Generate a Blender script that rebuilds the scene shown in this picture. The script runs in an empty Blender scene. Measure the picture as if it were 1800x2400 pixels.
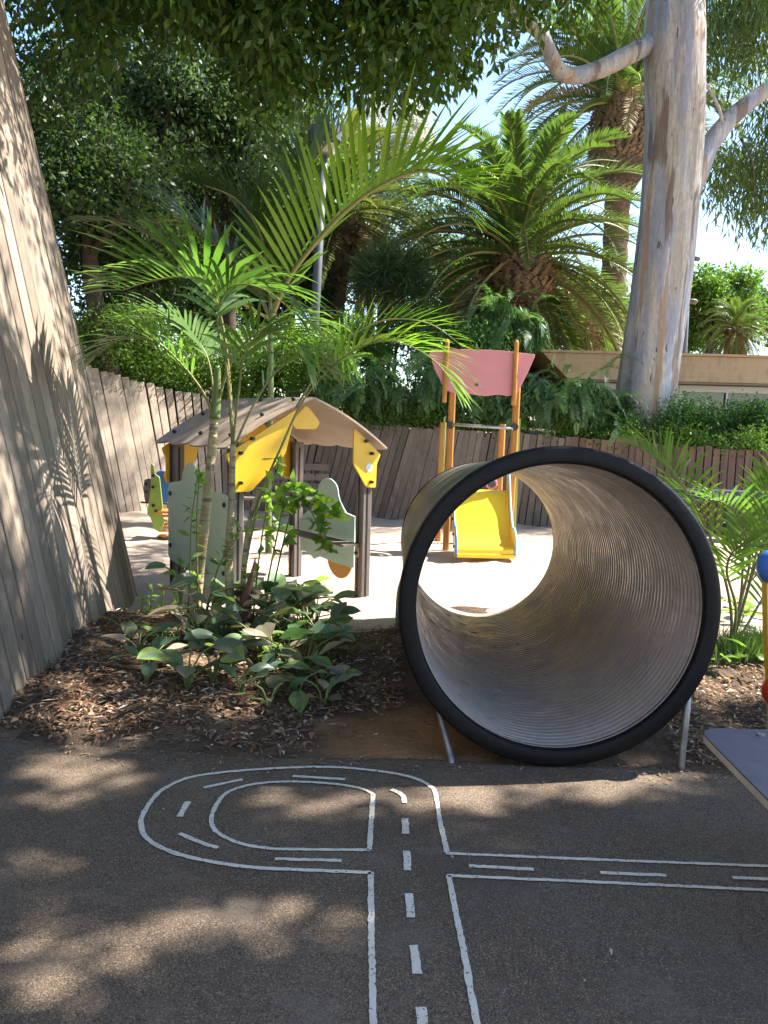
import bpy, math, numpy as np
from mathutils import Vector, Matrix, Euler

S = bpy.context.scene
C = bpy.context.collection
R_ = math.radians
rng = np.random.default_rng(11)

# ------------------------------------------------------------------ camera
CAM_H, FOC, PITCH, ROLL = 1.5, 1900.0, 6.2, 1.5
p_, r_ = R_(PITCH), R_(ROLL)
_F = np.array([0, math.cos(p_), -math.sin(p_)])
_rt = np.array([1.0, 0, 0]); _up = np.cross(_rt, _F)
_R = math.cos(r_) * _rt + math.sin(r_) * _up
_U = math.cos(r_) * _up - math.sin(r_) * _rt
cd = bpy.data.cameras.new('camera'); cam = bpy.data.objects.new('camera', cd); C.objects.link(cam)
cd.sensor_fit = 'HORIZONTAL'; cd.sensor_width = 36; cd.lens = 36 * FOC / 1800
cd.clip_start = 0.05; cd.clip_end = 2000
cam.matrix_world = Matrix(((_R[0], _U[0], -_F[0], 0), (_R[1], _U[1], -_F[1], 0), (_R[2], _U[2], -_F[2], CAM_H), (0, 0, 0, 1)))
S.camera = cam
# ------------------------------------------------------------------ world, sun, exposure
SUN_EL, SUN_AZ = 50.0, 15.0                       # azimuth from +x towards +y
sd = np.array([math.cos(R_(SUN_EL)) * math.cos(R_(SUN_AZ)), math.cos(R_(SUN_EL)) * math.sin(R_(SUN_AZ)), math.sin(R_(SUN_EL))])
W = bpy.data.worlds.new('World'); S.world = W; W.use_nodes = True
wn = W.node_tree.nodes; wl = W.node_tree.links
sky = wn.new('ShaderNodeTexSky'); sky.sky_type = 'NISHITA'; sky.sun_disc = False
sky.sun_elevation = R_(SUN_EL); sky.sun_rotation = R_(90 - SUN_AZ); sky.air_density = 1.0; sky.dust_density = 0.15; sky.ozone_density = 1.2
wl.new(sky.outputs[0], wn['Background'].inputs[0]); wn['Background'].inputs[1].default_value = 0.108
sl = bpy.data.lights.new('sun', 'SUN'); sl.energy = 5.0; sl.angle = R_(0.53); sl.color = (1.0, 0.955, 0.885)
so = bpy.data.objects.new('sun', sl); C.objects.link(so)
so.rotation_euler = Vector(sd).to_track_quat('Z', 'Y').to_euler(); so.location = (8, 4, 12)
S.view_settings.view_transform = 'Standard'; S.view_settings.look = 'None'; S.view_settings.gamma = 1.0
S.view_settings.use_curve_mapping = False; S.view_settings.exposure = 1.95
S.render.engine = 'CYCLES'
S.cycles.use_denoising = True
S.cycles.max_bounces = 8; S.cycles.diffuse_bounces = 4; S.cycles.transmission_bounces = 4; S.cycles.glossy_bounces = 3
S.cycles.sample_clamp_indirect = 6.0

# ------------------------------------------------------------------ helpers
def P(px, py, Y):
    d = _F + _R * (px - 900) / FOC - _U * (py - 1200) / FOC
    return np.array([0, 0, CAM_H]) + d * (Y / d[1])
def V(vx, vy, Y): return P(vx * 1.085, vy * 1.085, Y)      # same, in the pixels of the 1659 px wide view
def G(px, py, z=0.0):
    d = _F + _R * (px - 900) / FOC - _U * (py - 1200) / FOC
    return np.array([0, 0, CAM_H]) + d * ((z - CAM_H) / d[2])
def GV(vx, vy, z=0.0): return G(vx * 1.085, vy * 1.085, z)
def nrm(v): v = np.asarray(v, float); return v / (np.linalg.norm(v, axis=-1, keepdims=True) + 1e-9)
BASE = {}
def link(o, parent=None):
    C.objects.link(o)
    if parent is not None:
        o.parent = parent; BASE[o.name] = BASE.get(parent.name, np.zeros(3))
    return o
def tag(o, label=None, cat=None, group=None, kind=None):
    if label: o['label'] = label
    if cat: o['category'] = cat
    if group: o['group'] = group
    if kind: o['kind'] = kind
    return o
def thing(name, label, cat, loc=(0, 0, 0), group=None, rotz=0.0):
    o = bpy.data.objects.new(name, None); o.empty_display_size = 0.1
    o.location = loc; o.rotation_euler = (0, 0, rotz); C.objects.link(o)
    BASE[o.name] = np.array(loc, float)
    return tag(o, label, cat, group)
def np_mesh(name, Vs, Fs, tint=None, smooth=False):
    Vs = np.asarray(Vs, np.float32); Fs = np.asarray(Fs, np.int32)
    n, k = Fs.shape
    me = bpy.data.meshes.new(name)
    me.vertices.add(len(Vs)); me.vertices.foreach_set('co', Vs.ravel())
    me.loops.add(n * k); me.loops.foreach_set('vertex_index', Fs.ravel())
    me.polygons.add(n); me.polygons.foreach_set('loop_start', np.arange(0, n * k, k, dtype=np.int32))
    me.polygons.foreach_set('loop_total', np.full(n, k, np.int32))
    if tint is not None:
        a = me.attributes.new('tint', 'FLOAT', 'FACE'); a.data.foreach_set('value', np.asarray(tint, np.float32))
    if smooth: me.polygons.foreach_set('use_smooth', np.ones(n, bool))
    me.update(calc_edges=True); me.validate()
    return me
def mk(name, Vs, Fs, mat, parent=None, smooth=False, tint=None, local=False):
    """one mesh object; vertices in world metres (or local when asked)"""
    Vs = np.asarray(Vs, float)
    if parent is not None and not local: Vs = Vs - BASE.get(parent.name, 0)
    if isinstance(Fs, np.ndarray): me = np_mesh(name, Vs, Fs, tint, smooth)
    else:
        me = bpy.data.meshes.new(name); me.from_pydata([tuple(v) for v in Vs], [], [tuple(f) for f in Fs])
        if smooth: me.polygons.foreach_set('use_smooth', np.ones(len(me.polygons), bool))
        me.update()
    if mat: me.materials.append(mat)
    return link(bpy.data.objects.new(name, me), parent)
def copy_tree(o, parent=None):
    c = o.copy(); C.objects.link(c)
    if parent is not None: c.parent = parent
    for ch in list(o.children): copy_tree(ch, c)
    return c
CUBE = np.array([(-1, -1, -1), (1, -1, -1), (1, 1, -1), (-1, 1, -1), (-1, -1, 1), (1, -1, 1), (1, 1, 1), (-1, 1, 1)], float) * 0.5
CUBE_F = [(0, 3, 2, 1), (4, 5, 6, 7), (0, 1, 5, 4), (1, 2, 6, 5), (2, 3, 7, 6), (3, 0, 4, 7)]
def boxm(c, ax, ay, az, sx, sy, sz):
    c = np.asarray(c, float)
    return c + CUBE[:, :1] * sx * np.asarray(ax) + CUBE[:, 1:2] * sy * np.asarray(ay) + CUBE[:, 2:] * sz * np.asarray(az)
X_, Y_, Z_ = np.eye(3)
def bar(name, a, b, w, d, mat, parent=None, side=None, bevel=0.006):
    """a rectangular bar from a to b with chamfered long edges"""
    a = np.asarray(a, float); b = np.asarray(b, float); t = nrm(b - a)
    s = np.cross(t, Z_) if abs(t[2]) < 0.95 else X_
    if side is not None: s = np.asarray(side, float)
    s = nrm(s - t * (s @ t)); q = np.cross(s, t)
    e = bevel; ring = [(-w/2+e, -d/2), (w/2-e, -d/2), (w/2, -d/2+e), (w/2, d/2-e), (w/2-e, d/2), (-w/2+e, d/2), (-w/2, d/2-e), (-w/2, -d/2+e)]
    Vs = [a + s*x + q*y for x, y in ring] + [b + s*x + q*y for x, y in ring]
    Fs = [tuple((i, (i+1) % 8, 8+(i+1) % 8, 8+i)) for i in range(8)] + [tuple(range(7, -1, -1)), tuple(range(8, 16))]
    return mk(name, Vs, Fs, mat, parent)
def sweep(path, rad, seg=10, cap=True):
    path = np.asarray(path, float); n = len(path)
    rad = np.full(n, rad, float) if np.isscalar(rad) else np.asarray(rad, float)
    T = nrm(np.gradient(path, axis=0)); a = np.cross(T[0], Z_)
    if np.linalg.norm(a) < 0.1: a = X_.copy()
    Vs = []; a = nrm(a)
    for i in range(n):
        a = nrm(a - T[i] * (a @ T[i])); b = np.cross(T[i], a)
        th = np.arange(seg) * 2 * math.pi / seg
        Vs.append(path[i] + rad[i] * (np.cos(th)[:, None] * a + np.sin(th)[:, None] * b))
    Vs = np.concatenate(Vs)
    i, j = np.meshgrid(np.arange(n - 1), np.arange(seg), indexing='ij'); j2 = (j + 1) % seg
    Fs = np.stack([i * seg + j, i * seg + j2, (i + 1) * seg + j2, (i + 1) * seg + j], -1).reshape(-1, 4)
    if cap:
        m = len(Vs); Vs = np.concatenate([Vs, path[:1], path[-1:]])
        k = np.arange(seg); k2 = (k + 1) % seg
        c0 = np.stack([np.full(seg, m), k2, k, k], -1); c1 = np.stack([np.full(seg, m + 1), (n-1)*seg + k, (n-1)*seg + k2, (n-1)*seg + k2], -1)
        return Vs, [tuple(f) for f in Fs] + [tuple(f[:3]) for f in c0] + [tuple(f[:3]) for f in c1]
    return Vs, Fs
def spline(pts, n):
    pts = np.asarray(pts, float); m = len(pts)
    t = np.linspace(0, m - 1, n); i = np.clip(t.astype(int), 0, m - 2); f = (t - i)[:, None]
    p = lambda k: pts[np.clip(k, 0, m - 1)]
    p0, p1, p2, p3 = p(i - 1), p(i), p(i + 1), p(i + 2)
    return 0.5 * (2*p1 + (p2-p0)*f + (2*p0-5*p1+4*p2-p3)*f**2 + (-p0+3*p1-3*p2+p3)*f**3)
def pipe(name, path, rad, mat, parent=None, seg=10, local=False):
    Vs, Fs = sweep(path, rad, seg); return mk(name, Vs, Fs, mat, parent, smooth=True, local=local)
def plate(name, pts, o, u, v, n, th, mat, parent=None):
    """a flat plate: outline pts (a,b) in the frame o + a*u + b*v, thickness th along n"""
    o, u, v, n = (np.asarray(q, float) for q in (o, u, v, n)); k = len(pts); e = min(0.004, th * 0.3)
    pts = np.asarray(pts, float); ctr = pts.mean(0); ins = pts + (ctr - pts) * (e / (np.linalg.norm(pts - ctr, axis=1, keepdims=True) + 1e-6))
    ring = lambda q, h: [o + a*u + b*v + h*n for a, b in q]
    Vs = ring(ins, -th/2) + ring(pts, -th/2 + e) + ring(pts, th/2 - e) + ring(ins, th/2)
    Fs = [tuple(range(k - 1, -1, -1)), tuple(range(3*k, 4*k))]
    for r in range(3): Fs += [(r*k+i, r*k+(i+1) % k, (r+1)*k+(i+1) % k, (r+1)*k+i) for i in range(k)]
    return mk(name, Vs, Fs, mat, parent)
def rounded(pts, rad=0.03, n=4):
    pts = [np.array(q, float) for q in pts]; out = []
    for i, q in enumerate(pts):
        a, b = pts[i-1], pts[(i+1) % len(pts)]
        r = min(rad, np.linalg.norm(a-q)*.45, np.linalg.norm(b-q)*.45)
        s, e = q + nrm(a-q)*r, q + nrm(b-q)*r
        for k in range(n+1):
            t = k/n; out.append((1-t)**2*s + 2*t*(1-t)*q + t*t*e)
    return out
def thick_grid(name, Pg, N, th, mat, parent=None, smooth=True):
    """a curved sheet: grid of points (a,b,3), offset along N (same shape) by th"""
    a, b, _ = Pg.shape; top = Pg.reshape(-1, 3); bot = (Pg - N * th).reshape(-1, 3); m = a * b
    Vs = np.concatenate([top, bot]); idx = np.arange(m).reshape(a, b); Fs = []
    q = np.stack([idx[:-1, :-1], idx[1:, :-1], idx[1:, 1:], idx[:-1, 1:]], -1).reshape(-1, 4)
    Fs = [tuple(f) for f in q] + [tuple(f[::-1] + m) for f in q]
    for e in (idx[0, ::-1], idx[:, 0], idx[-1, :], idx[::-1, -1]):
        Fs += [(e[i+1], e[i], e[i]+m, e[i+1]+m) for i in range(len(e)-1)]
    o = mk(name, Vs, Fs, mat, parent)
    return o
def disc(name, c, n, r, th, mat, parent=None, seg=14, r2=None):
    c = np.asarray(c, float); n = nrm(n)
    return mk(name, *sweep([c - n*th/2, c + n*th/2 - n*th*.15, c + n*th/2], [r, r, r*.85 if r2 is None else r2], seg), mat, parent)
def ball(name, c, r, mat, parent=None, sc=(1, 1, 1), nu=20, nv=12):
    th = np.linspace(0, 2*math.pi, nu, endpoint=False); ph = np.linspace(0.001, math.pi-.001, nv)
    Vs = np.array([(math.sin(b)*math.cos(a), math.sin(b)*math.sin(a), math.cos(b)) for b in ph for a in th]) * r * np.array(sc) + c
    Fs = [(i*nu+j, (i+1)*nu+j, (i+1)*nu+(j+1) % nu, i*nu+(j+1) % nu) for i in range(nv-1) for j in range(nu)]
    return mk(name, Vs, Fs, mat, parent, smooth=True)

# ------------------------------------------------------------------ materials
def nodes(name):
    m = bpy.data.materials.new(name); m.use_nodes = True; nt = m.node_tree
    return m, nt, nt.nodes['Principled BSDF'], lambda t: nt.nodes.new('ShaderNode' + t), lambda a, b: nt.links.new(a, b)
def coords(N, L, scale=(1, 1, 1), kind='Object'):
    t = N('TexCoord'); mp = N('Mapping'); mp.inputs['Scale'].default_value = scale; L(t.outputs[kind], mp.inputs['Vector']); return mp.outputs[0]
def noise(N, L, vec, sc, det=4, rough=.6, lo=.35, hi=.65):
    n = N('TexNoise'); n.inputs['Scale'].default_value = sc; n.inputs['Detail'].default_value = det; n.inputs['Roughness'].default_value = rough
    L(vec, n.inputs['Vector']); r = N('MapRange'); r.inputs[1].default_value = lo; r.inputs[2].default_value = hi; L(n.outputs[0], r.inputs[0]); return r.outputs[0]
def mix(N, L, f, a, b, typ='MIX'):
    m = N('Mix'); m.data_type = 'RGBA'; m.blend_type = typ
    for s, v in ((m.inputs[0], f), (m.inputs[6], a), (m.inputs[7], b)):
        if isinstance(v, (int, float)): s.default_value = v
        elif isinstance(v, tuple): s.default_value = (*v[:3], 1)
        else: L(v, s)
    return m.outputs[2]
def bump(N, L, h, st, bs, dist=.01):
    b = N('Bump'); b.inputs['Strength'].default_value = st; b.inputs['Distance'].default_value = dist; L(h, b.inputs['Height']); L(b.outputs[0], bs.inputs['Normal'])
def plain(name, c, rough=.5, c2=None, sc=8, spec=.4, met=0, bmp=0, dirt=None, world=False):
    m, nt, bs, N, L = nodes(name); v = coords(N, L); f = noise(N, L, v, sc, 5)
    col = mix(N, L, f, c, c2 if c2 else tuple(x*.8 for x in c))
    if dirt:
        col = mix(N, L, noise(N, L, v, sc*.3, 8, .7, .5, .75), col, dirt)
    L(col, bs.inputs['Base Color']); bs.inputs['Roughness'].default_value = rough
    bs.inputs['Specular IOR Level'].default_value = spec; bs.inputs['Metallic'].default_value = met
    if bmp: bump(N, L, noise(N, L, v, sc*6, 4), bmp, bs, .004)
    return m
def wood(name, c1, c2, axis=2, fine=60, rough=.75, var=.35, knots=True):
    m, nt, bs, N, L = nodes(name); sc = [fine, fine, fine]; sc[axis] = fine*.035
    v = coords(N, L, tuple(sc)); oi = N('ObjectInfo')
    ad = N('VectorMath'); ad.operation = 'ADD'; cx = N('CombineXYZ'); mm = N('Math'); mm.operation = 'MULTIPLY'; mm.inputs[1].default_value = 97.
    L(oi.outputs['Random'], mm.inputs[0]); L(mm.outputs[0], cx.inputs[0]); L(mm.outputs[0], cx.inputs[2]); L(v, ad.inputs[0]); L(cx.outputs[0], ad.inputs[1])
    g = noise(N, L, ad.outputs[0], 1.0, 6, .65, .3, .7); col = mix(N, L, g, c1, c2)
    hv = N('HueSaturation'); mr = N('MapRange'); mr.inputs[3].default_value = 1-var; mr.inputs[4].default_value = 1+var
    L(oi.outputs['Random'], mr.inputs[0]); L(mr.outputs[0], hv.inputs['Value']); L(col, hv.inputs['Color'])
    st = noise(N, L, coords(N, L, (3, 3, 1.2)), 1.0, 6, .7, .5, .8)
    ks = [11, 11, 11]; ks[axis] = 4.5; kn = noise(N, L, coords(N, L, tuple(ks)), 1.0, 2, .4, .735, .76)
    L(mix(N, L, kn, mix(N, L, st, hv.outputs[0], tuple(x*.55 for x in c2)), tuple(x*.25 for x in c2)), bs.inputs['Base Color'])
    bs.inputs['Roughness'].default_value = rough; bs.inputs['Specular IOR Level'].default_value = .2
    bump(N, L, g, .5, bs, .003); return m
def leafm(name, c1, c2, tr=.35, rough=.4, c3=None, spec=.5):
    m, nt, bs, N, L = nodes(name); at = N('Attribute'); at.attribute_name = 'tint'
    col = mix(N, L, at.outputs['Fac'], c1, c2)
    if c3:
        gt = N('MapRange'); gt.inputs[1].default_value = .88; gt.inputs[2].default_value = .95; L(at.outputs['Fac'], gt.inputs[0]); col = mix(N, L, gt.outputs[0], col, c3)
    L(col, bs.inputs['Base Color']); bs.inputs['Roughness'].default_value = rough; bs.inputs['Specular IOR Level'].default_value = spec
    t = N('BsdfTranslucent'); L(mix(N, L, 1.0, col, (1.5, 1.7, .75), 'MULTIPLY'), t.inputs[0]); ms = N('MixShader'); ms.inputs[0].default_value = tr
    L(bs.outputs[0], ms.inputs[1]); L(t.outputs[0], ms.inputs[2]); L(ms.outputs[0], nt.nodes['Material Output'].inputs[0]); return m
M = {}
M['board'] = wood('weathered_board', (.325, .255, .19), (.19, .148, .112), var=.32)
M['board_sunlit'] = wood('sunlit_tan_board', (.50, .40, .30), (.34, .27, .21), var=.2)  # paler copy for the left boards; sunlight put into the colour
M['board_shaded'] = wood('shaded_grey_board', (.225, .18, .145), (.14, .112, .092), var=.25)  # darker copy for the middle boards; shade put into the colour
M['board_red'] = wood('brown_board', (.24, .155, .115), (.155, .10, .075), var=.25)
M['dark'] = plain('dark_gap', (.02, .018, .015), .9)  # near-black for the shade seen in gaps and grooves
M['post'] = wood('post_timber', (.20, .165, .145), (.12, .10, .09), var=.12)
M['orangewood'] = wood('orange_timber', (.50, .25, .07), (.34, .15, .04), var=.15)
M['yellow'] = plain('yellow_panel', (.80, .47, .02), .35, (.74, .42, .02), 3, .5)
M['sage'] = plain('sage_panel', (.46, .63, .52), .4, (.42, .57, .47), 3, dirt=(.38, .5, .41))
M['amber'] = plain('amber_panel', (.62, .30, .06), .45, (.55, .26, .05), 3)
M['rooftan'] = plain('roof_sheet', (.36, .275, .205), .55, (.32, .245, .185), 4, .35, dirt=(.28, .22, .17))
M['pink'] = plain('pink_panel', (.56, .22, .24), .45, (.5, .2, .22), 3)
M['chute'] = plain('yellow_chute', (.85, .58, .03), .3, (.8, .52, .03), 2, .5)
M['blue'] = plain('blue_plastic', (.06, .18, .55), .4, (.05, .15, .48), 3)
M['skyblue'] = plain('pale_blue_plastic', (.25, .5, .75), .4, (.22, .45, .7), 3)
M['orange'] = plain('orange_plastic', (.75, .26, .04), .4, (.7, .22, .03), 3)
M['limeplastic'] = plain('olive_green_plastic', (.30, .40, .08), .45, (.26, .34, .07), 3)
M['red'] = plain('red_plastic', (.62, .05, .02), .35, (.55, .04, .015), 3)
M['lav'] = plain('lavender_laminate', (.15, .128, .155), .5, (.125, .105, .13), 12, .3, dirt=(.2, .17, .16))
M['cream'] = plain('cream_edge', (.6, .55, .42), .5)
M['black'] = plain('black_rubber', (.006, .006, .007), .45, (.011, .010, .009), 30, .16, bmp=.2)
M['bolt'] = plain('black_bolt', (.02, .02, .02), .4)
M['steel'] = plain('steel', (.36, .36, .35), .5, (.27, .265, .26), 20, .5, met=.8)
M['pole'] = plain('grey_pole', (.10, .11, .135), .55, (.085, .095, .115), 10, .3)
M['white'] = plain('white_paint', (.78, .78, .76), .5, (.7, .7, .68), 6)
M['fascia'] = wood('fascia_wood', (.50, .35, .21), (.43, .295, .175), axis=0, fine=20, var=.05)
M['concrete'] = plain('soffit', (.35, .33, .31), .8, (.3, .28, .27), 5)
M['glass'] = plain('dark_glass', (.03, .035, .03), .05, (.05, .055, .045), 2, .8)
M['bench'] = plain('indigo_bench', (.035, .033, .085), .6, (.028, .027, .07), 5)  # indigo darkened in place of shade that does not reach it
M['spring'] = plain('orange_spring', (.8, .32, .03), .4)
M['bone'] = plain('pale_cap', (.6, .55, .45), .6)

def m_tube():
    m, nt, bs, N, L = nodes('tube_plastic'); v = coords(N, L)
    col = mix(N, L, noise(N, L, v, 2.2, 6, .65), (.38, .325, .285), (.27, .23, .20))
    col = mix(N, L, noise(N, L, v, 26, 6, .7, .55, .8), col, (.22, .195, .17))
    col = mix(N, L, noise(N, L, coords(N, L, (1.2, .25, 1.2)), 3, 8, .75, .55, .75), col, (.17, .14, .115))
    sx = N('SeparateXYZ'); L(coords(N, L), sx.inputs[0]); fl = N('MapRange'); fl.inputs[1].default_value = .30; fl.inputs[2].default_value = .10; L(sx.outputs[2], fl.inputs[0])
    du = N('Math'); du.operation = 'MULTIPLY'; L(fl.outputs[0], du.inputs[0]); L(noise(N, L, v, 11, 7, .7, .45, .75), du.inputs[1])
    col = mix(N, L, du.outputs[0], col, (.44, .35, .27))
    L(col, bs.inputs['Base Color'])
    L(noise(N, L, v, 7, 5, .6, .2, 1.3), bs.inputs['Roughness']); bs.inputs['Roughness'].default_value = .4
    bs.inputs['Specular IOR Level'].default_value = .55
    mr = N('MapRange'); mr.inputs[3].default_value = .24; mr.inputs[4].default_value = .5; L(noise(N, L, v, 7, 5), mr.inputs[0]); L(mr.outputs[0], bs.inputs['Roughness'])
    return m
M['tube'] = m_tube()
M['tubeout'] = plain('tube_outside', (.17, .14, .105), .38, (.11, .09, .07), 3, .5, dirt=(.24, .2, .16))
def m_pave():
    m, nt, bs, N, L = nodes('rubber_crumb'); v = coords(N, L)
    big = noise(N, L, v, .9, 5, .6)
    base = mix(N, L, big, (.112, .077, .052), (.155, .110, .076))
    vo = N('TexVoronoi'); vo.inputs['Scale'].default_value = 280; L(v, vo.inputs['Vector'])
    sep = N('SeparateColor'); L(vo.outputs['Color'], sep.inputs[0])
    r = N('MapRange'); r.inputs[1].default_value = .80; r.inputs[2].default_value = .88; L(sep.outputs[0], r.inputs[0])
    base = mix(N, L, r.outputs[0], base, (.26, .20, .13))
    r2 = N('MapRange'); r2.inputs[1].default_value = .75; r2.inputs[2].default_value = .85; L(sep.outputs[1], r2.inputs[0])
    base = mix(N, L, r2.outputs[0], base, (.045, .038, .032))
    dust = noise(N, L, v, 3.5, 8, .7, .52, .8); base = mix(N, L, dust, base, (.18, .138, .104))
    stain = noise(N, L, v, 1.7, 3, .5, .68, .74); base = mix(N, L, stain, base, (.065, .05, .04)); base = mix(N, L, noise(N, L, v, .55, 6, .7, .52, .72), base, (.085, .062, .046)); base = mix(N, L, noise(N, L, coords(N, L, (.7, 2.2, 1)), 1.3, 7, .75, .58, .75), base, (.20, .155, .115))
    L(base, bs.inputs['Base Color']); bs.inputs['Roughness'].default_value = .8; bs.inputs['Specular IOR Level'].default_value = .3
    d = N('Math'); d.operation = 'SUBTRACT'; d.inputs[0].default_value = 1; L(vo.outputs['Distance'], d.inputs[1])
    bump(N, L, d.outputs[0], .6, bs, .003); return m
M['pave'] = m_pave()
def m_paint():
    m, nt, bs, N, L = nodes('line_paint'); v = coords(N, L)
    c = mix(N, L, noise(N, L, v, 14, 6, .7, .3, .8), (.72, .65, .54), (.56, .50, .41))
    vo = N('TexVoronoi'); vo.inputs['Scale'].default_value = 190; L(v, vo.inputs['Vector'])
    sep = N('SeparateColor'); L(vo.outputs['Color'], sep.inputs[0])
    r = N('MapRange'); r.inputs[1].default_value = .93; r.inputs[2].default_value = .97; L(sep.outputs[0], r.inputs[0])
    c = mix(N, L, noise(N, L, v, 45, 6, .75, .62, .76), c, (.16, .125, .095)); c = mix(N, L, noise(N, L, v, 5, 5, .6, .6, .8), c, (.34, .30, .25))
    L(mix(N, L, r.outputs[0], c, (.16, .125, .095)), bs.inputs['Base Color']); bs.inputs['Roughness'].default_value = .8
    bump(N, L, vo.outputs['Distance'], .3, bs, .002); return m
M['paint'] = m_paint()
def m_sand():
    m, nt, bs, N, L = nodes('sand'); v = coords(N, L)
    c = mix(N, L, noise(N, L, v, 1.3, 6), (.60, .465, .355), (.66, .52, .405))
    c = mix(N, L, noise(N, L, v, 60, 4, .6, .55, .8), c, (.42, .31, .235))
    L(c, bs.inputs['Base Color']); bs.inputs['Roughness'].default_value = .95; bs.inputs['Specular IOR Level'].default_value = .1
    a = N('Math'); a.operation = 'ADD'; L(noise(N, L, v, 5, 4, .6, .3, .7), a.inputs[0]); L(noise(N, L, v, 120, 3), a.inputs[1]); bump(N, L, a.outputs[0], .6, bs, .03); return m
M['sand'] = m_sand()
def m_soil():
    m, nt, bs, N, L = nodes('mulch_soil'); v = coords(N, L)
    c = mix(N, L, noise(N, L, v, 9, 8, .7), (.085, .060, .042), (.16, .112, .078))
    c = mix(N, L, noise(N, L, v, 2.4, 6, .6, .52, .68), c, (.34, .225, .145))
    pt = N('VectorMath'); pt.operation = 'DISTANCE'; L(coords(N, L), pt.inputs[0]); pt.inputs[1].default_value = (.12, 3.72, 0)
    r = N('MapRange'); r.inputs[1].default_value = .2; r.inputs[2].default_value = .5; r.inputs[3].default_value = 1; r.inputs[4].default_value = 0; L(pt.outputs['Value'], r.inputs[0])
    c = mix(N, L, r.outputs[0], c, mix(N, L, noise(N, L, v, 8, 6), (.42, .215, .095), (.33, .175, .085)))
    L(c, bs.inputs['Base Color']); bs.inputs['Roughness'].default_value = .95; bs.inputs['Specular IOR Level'].default_value = .1
    bump(N, L, noise(N, L, v, 30, 6, .7), .8, bs, .02); return m
M['soil'] = m_soil()
M['hill'] = plain('hill_soil', (.07, .06, .035), .95, (.12, .09, .05), 2)
def m_euc():
    m, nt, bs, N, L = nodes('eucalyptus_bark'); v = coords(N, L, (3.2, 3.2, .55)); v2 = coords(N, L, (4.5, 4.5, .5)); v3 = coords(N, L, (5, 5, .5))
    c = mix(N, L, noise(N, L, v, 1.0, 4, .5, .47, .53), (.39, .365, .32), (.28, .31, .385))
    c = mix(N, L, noise(N, L, v3, 1.3, 5, .6, .53, .58), c, (.46, .435, .40))
    c = mix(N, L, noise(N, L, coords(N, L, (6, 6, .35)), 1.1, 5, .6, .57, .61), c, (.34, .235, .155))
    c = mix(N, L, noise(N, L, v2, .8, 5, .55, .60, .635), c, (.14, .105, .09))
    c = mix(N, L, noise(N, L, coords(N, L, (14, 14, 3)), 1, 4, .5, .68, .71), c, (.05, .04, .04))
    c = mix(N, L, noise(N, L, coords(N, L, (30, 30, 8)), 1, 5, .6, .3, .9), c, tuple([.2, .17, .15]))
    L(c, bs.inputs['Base Color']); bs.inputs['Roughness'].default_value = .7; bs.inputs['Specular IOR Level'].default_value = .25
    bump(N, L, noise(N, L, v2, 1.2, 5), .35, bs, .03); return m
M['euc'] = m_euc()
M['bark'] = plain('brown_bark', (.10, .075, .055), .9, (.06, .045, .035), 12, .1, bmp=.6)
M['palmbark'] = plain('palm_trunk', (.17, .105, .07), .9, (.10, .065, .045), 9, .1, bmp=.6)
M['boot'] = plain('palm_leaf_base', (.30, .21, .13), .85, (.16, .10, .06), 6, .1)
def m_stem():
    m, nt, bs, N, L = nodes('palm_stem'); v = coords(N, L)
    c = mix(N, L, noise(N, L, v, 4, 5, .6, .4, .6), (.40, .36, .17), (.30, .19, .10))
    c = mix(N, L, noise(N, L, coords(N, L, (3, 3, 26)), 1, 3, .5, .55, .62), c, (.17, .105, .06))
    c = mix(N, L, noise(N, L, coords(N, L, (34, 34, 4)), 1, 5, .65, .56, .7), c, (.46, .42, .30))
    L(c, bs.inputs['Base Color']); bs.inputs['Roughness'].default_value = .55; bump(N, L, noise(N, L, coords(N, L, (3, 3, 26)), 1, 3), .6, bs, .01); return m
M['stem'] = m_stem()
M['stemg'] = plain('green_stem', (.10, .15, .04), .45, (.16, .20, .06), 8)
M['sheath'] = plain('dry_sheath', (.16, .07, .045), .7, (.11, .05, .035), 9)
M['ficus'] = leafm('ficus_leaves', (.028, .060, .009), (.085, .135, .018), .34, .45, None, .3)
M['darkleaf'] = leafm('dark_tree_leaves', (.027, .056, .018), (.066, .102, .026), .3, .5, None, .3)
M['blueleaf'] = leafm('bluish_tree_leaves', (.06, .105, .05), (.12, .17, .085), .3, .5, None, .35)
M['bush'] = leafm('bush_leaves', (.065, .135, .022), (.16, .25, .045), .4, .45, None, .35)
M['hedge'] = leafm('hedge_leaves', (.022, .075, .014), (.06, .14, .03), .3, .5, None, .3)
M['weep'] = leafm('weeping_leaves', (.06, .13, .045), (.14, .24, .085), .35, .45, None, .35)
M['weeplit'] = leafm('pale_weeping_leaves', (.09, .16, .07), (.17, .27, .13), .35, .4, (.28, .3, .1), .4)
M['lilac'] = leafm('lilac_blossom', (.36, .33, .44), (.46, .42, .50), .4, .6)
M['euleaf'] = leafm('eucalyptus_leaves', (.06, .10, .03), (.15, .20, .06), .38, .45, (.26, .15, .06), .35)
M['litter'] = leafm('dry_leaves', (.17, .085, .048), (.42, .275, .17), .1, .75, (.58, .49, .39), .2)
M['grass'] = leafm('grass_blades', (.08, .15, .03), (.2, .3, .07), .4, .45)
M['date'] = leafm('date_palm_leaflets', (.058, .105, .026), (.135, .19, .055), .33, .36, None, .55)
M['dateyellow'] = leafm('yellowish_palm_leaflets', (.10, .12, .032), (.18, .19, .058), .3, .45, None, .4)
M['datedry'] = leafm('dry_palm_leaflets', (.26, .18, .10), (.40, .30, .17), .25, .6)
M['kentia'] = leafm('palm_leaflets', (.062, .14, .028), (.135, .22, .05), .42, .34, (.28, .26, .07), .5)
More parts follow.
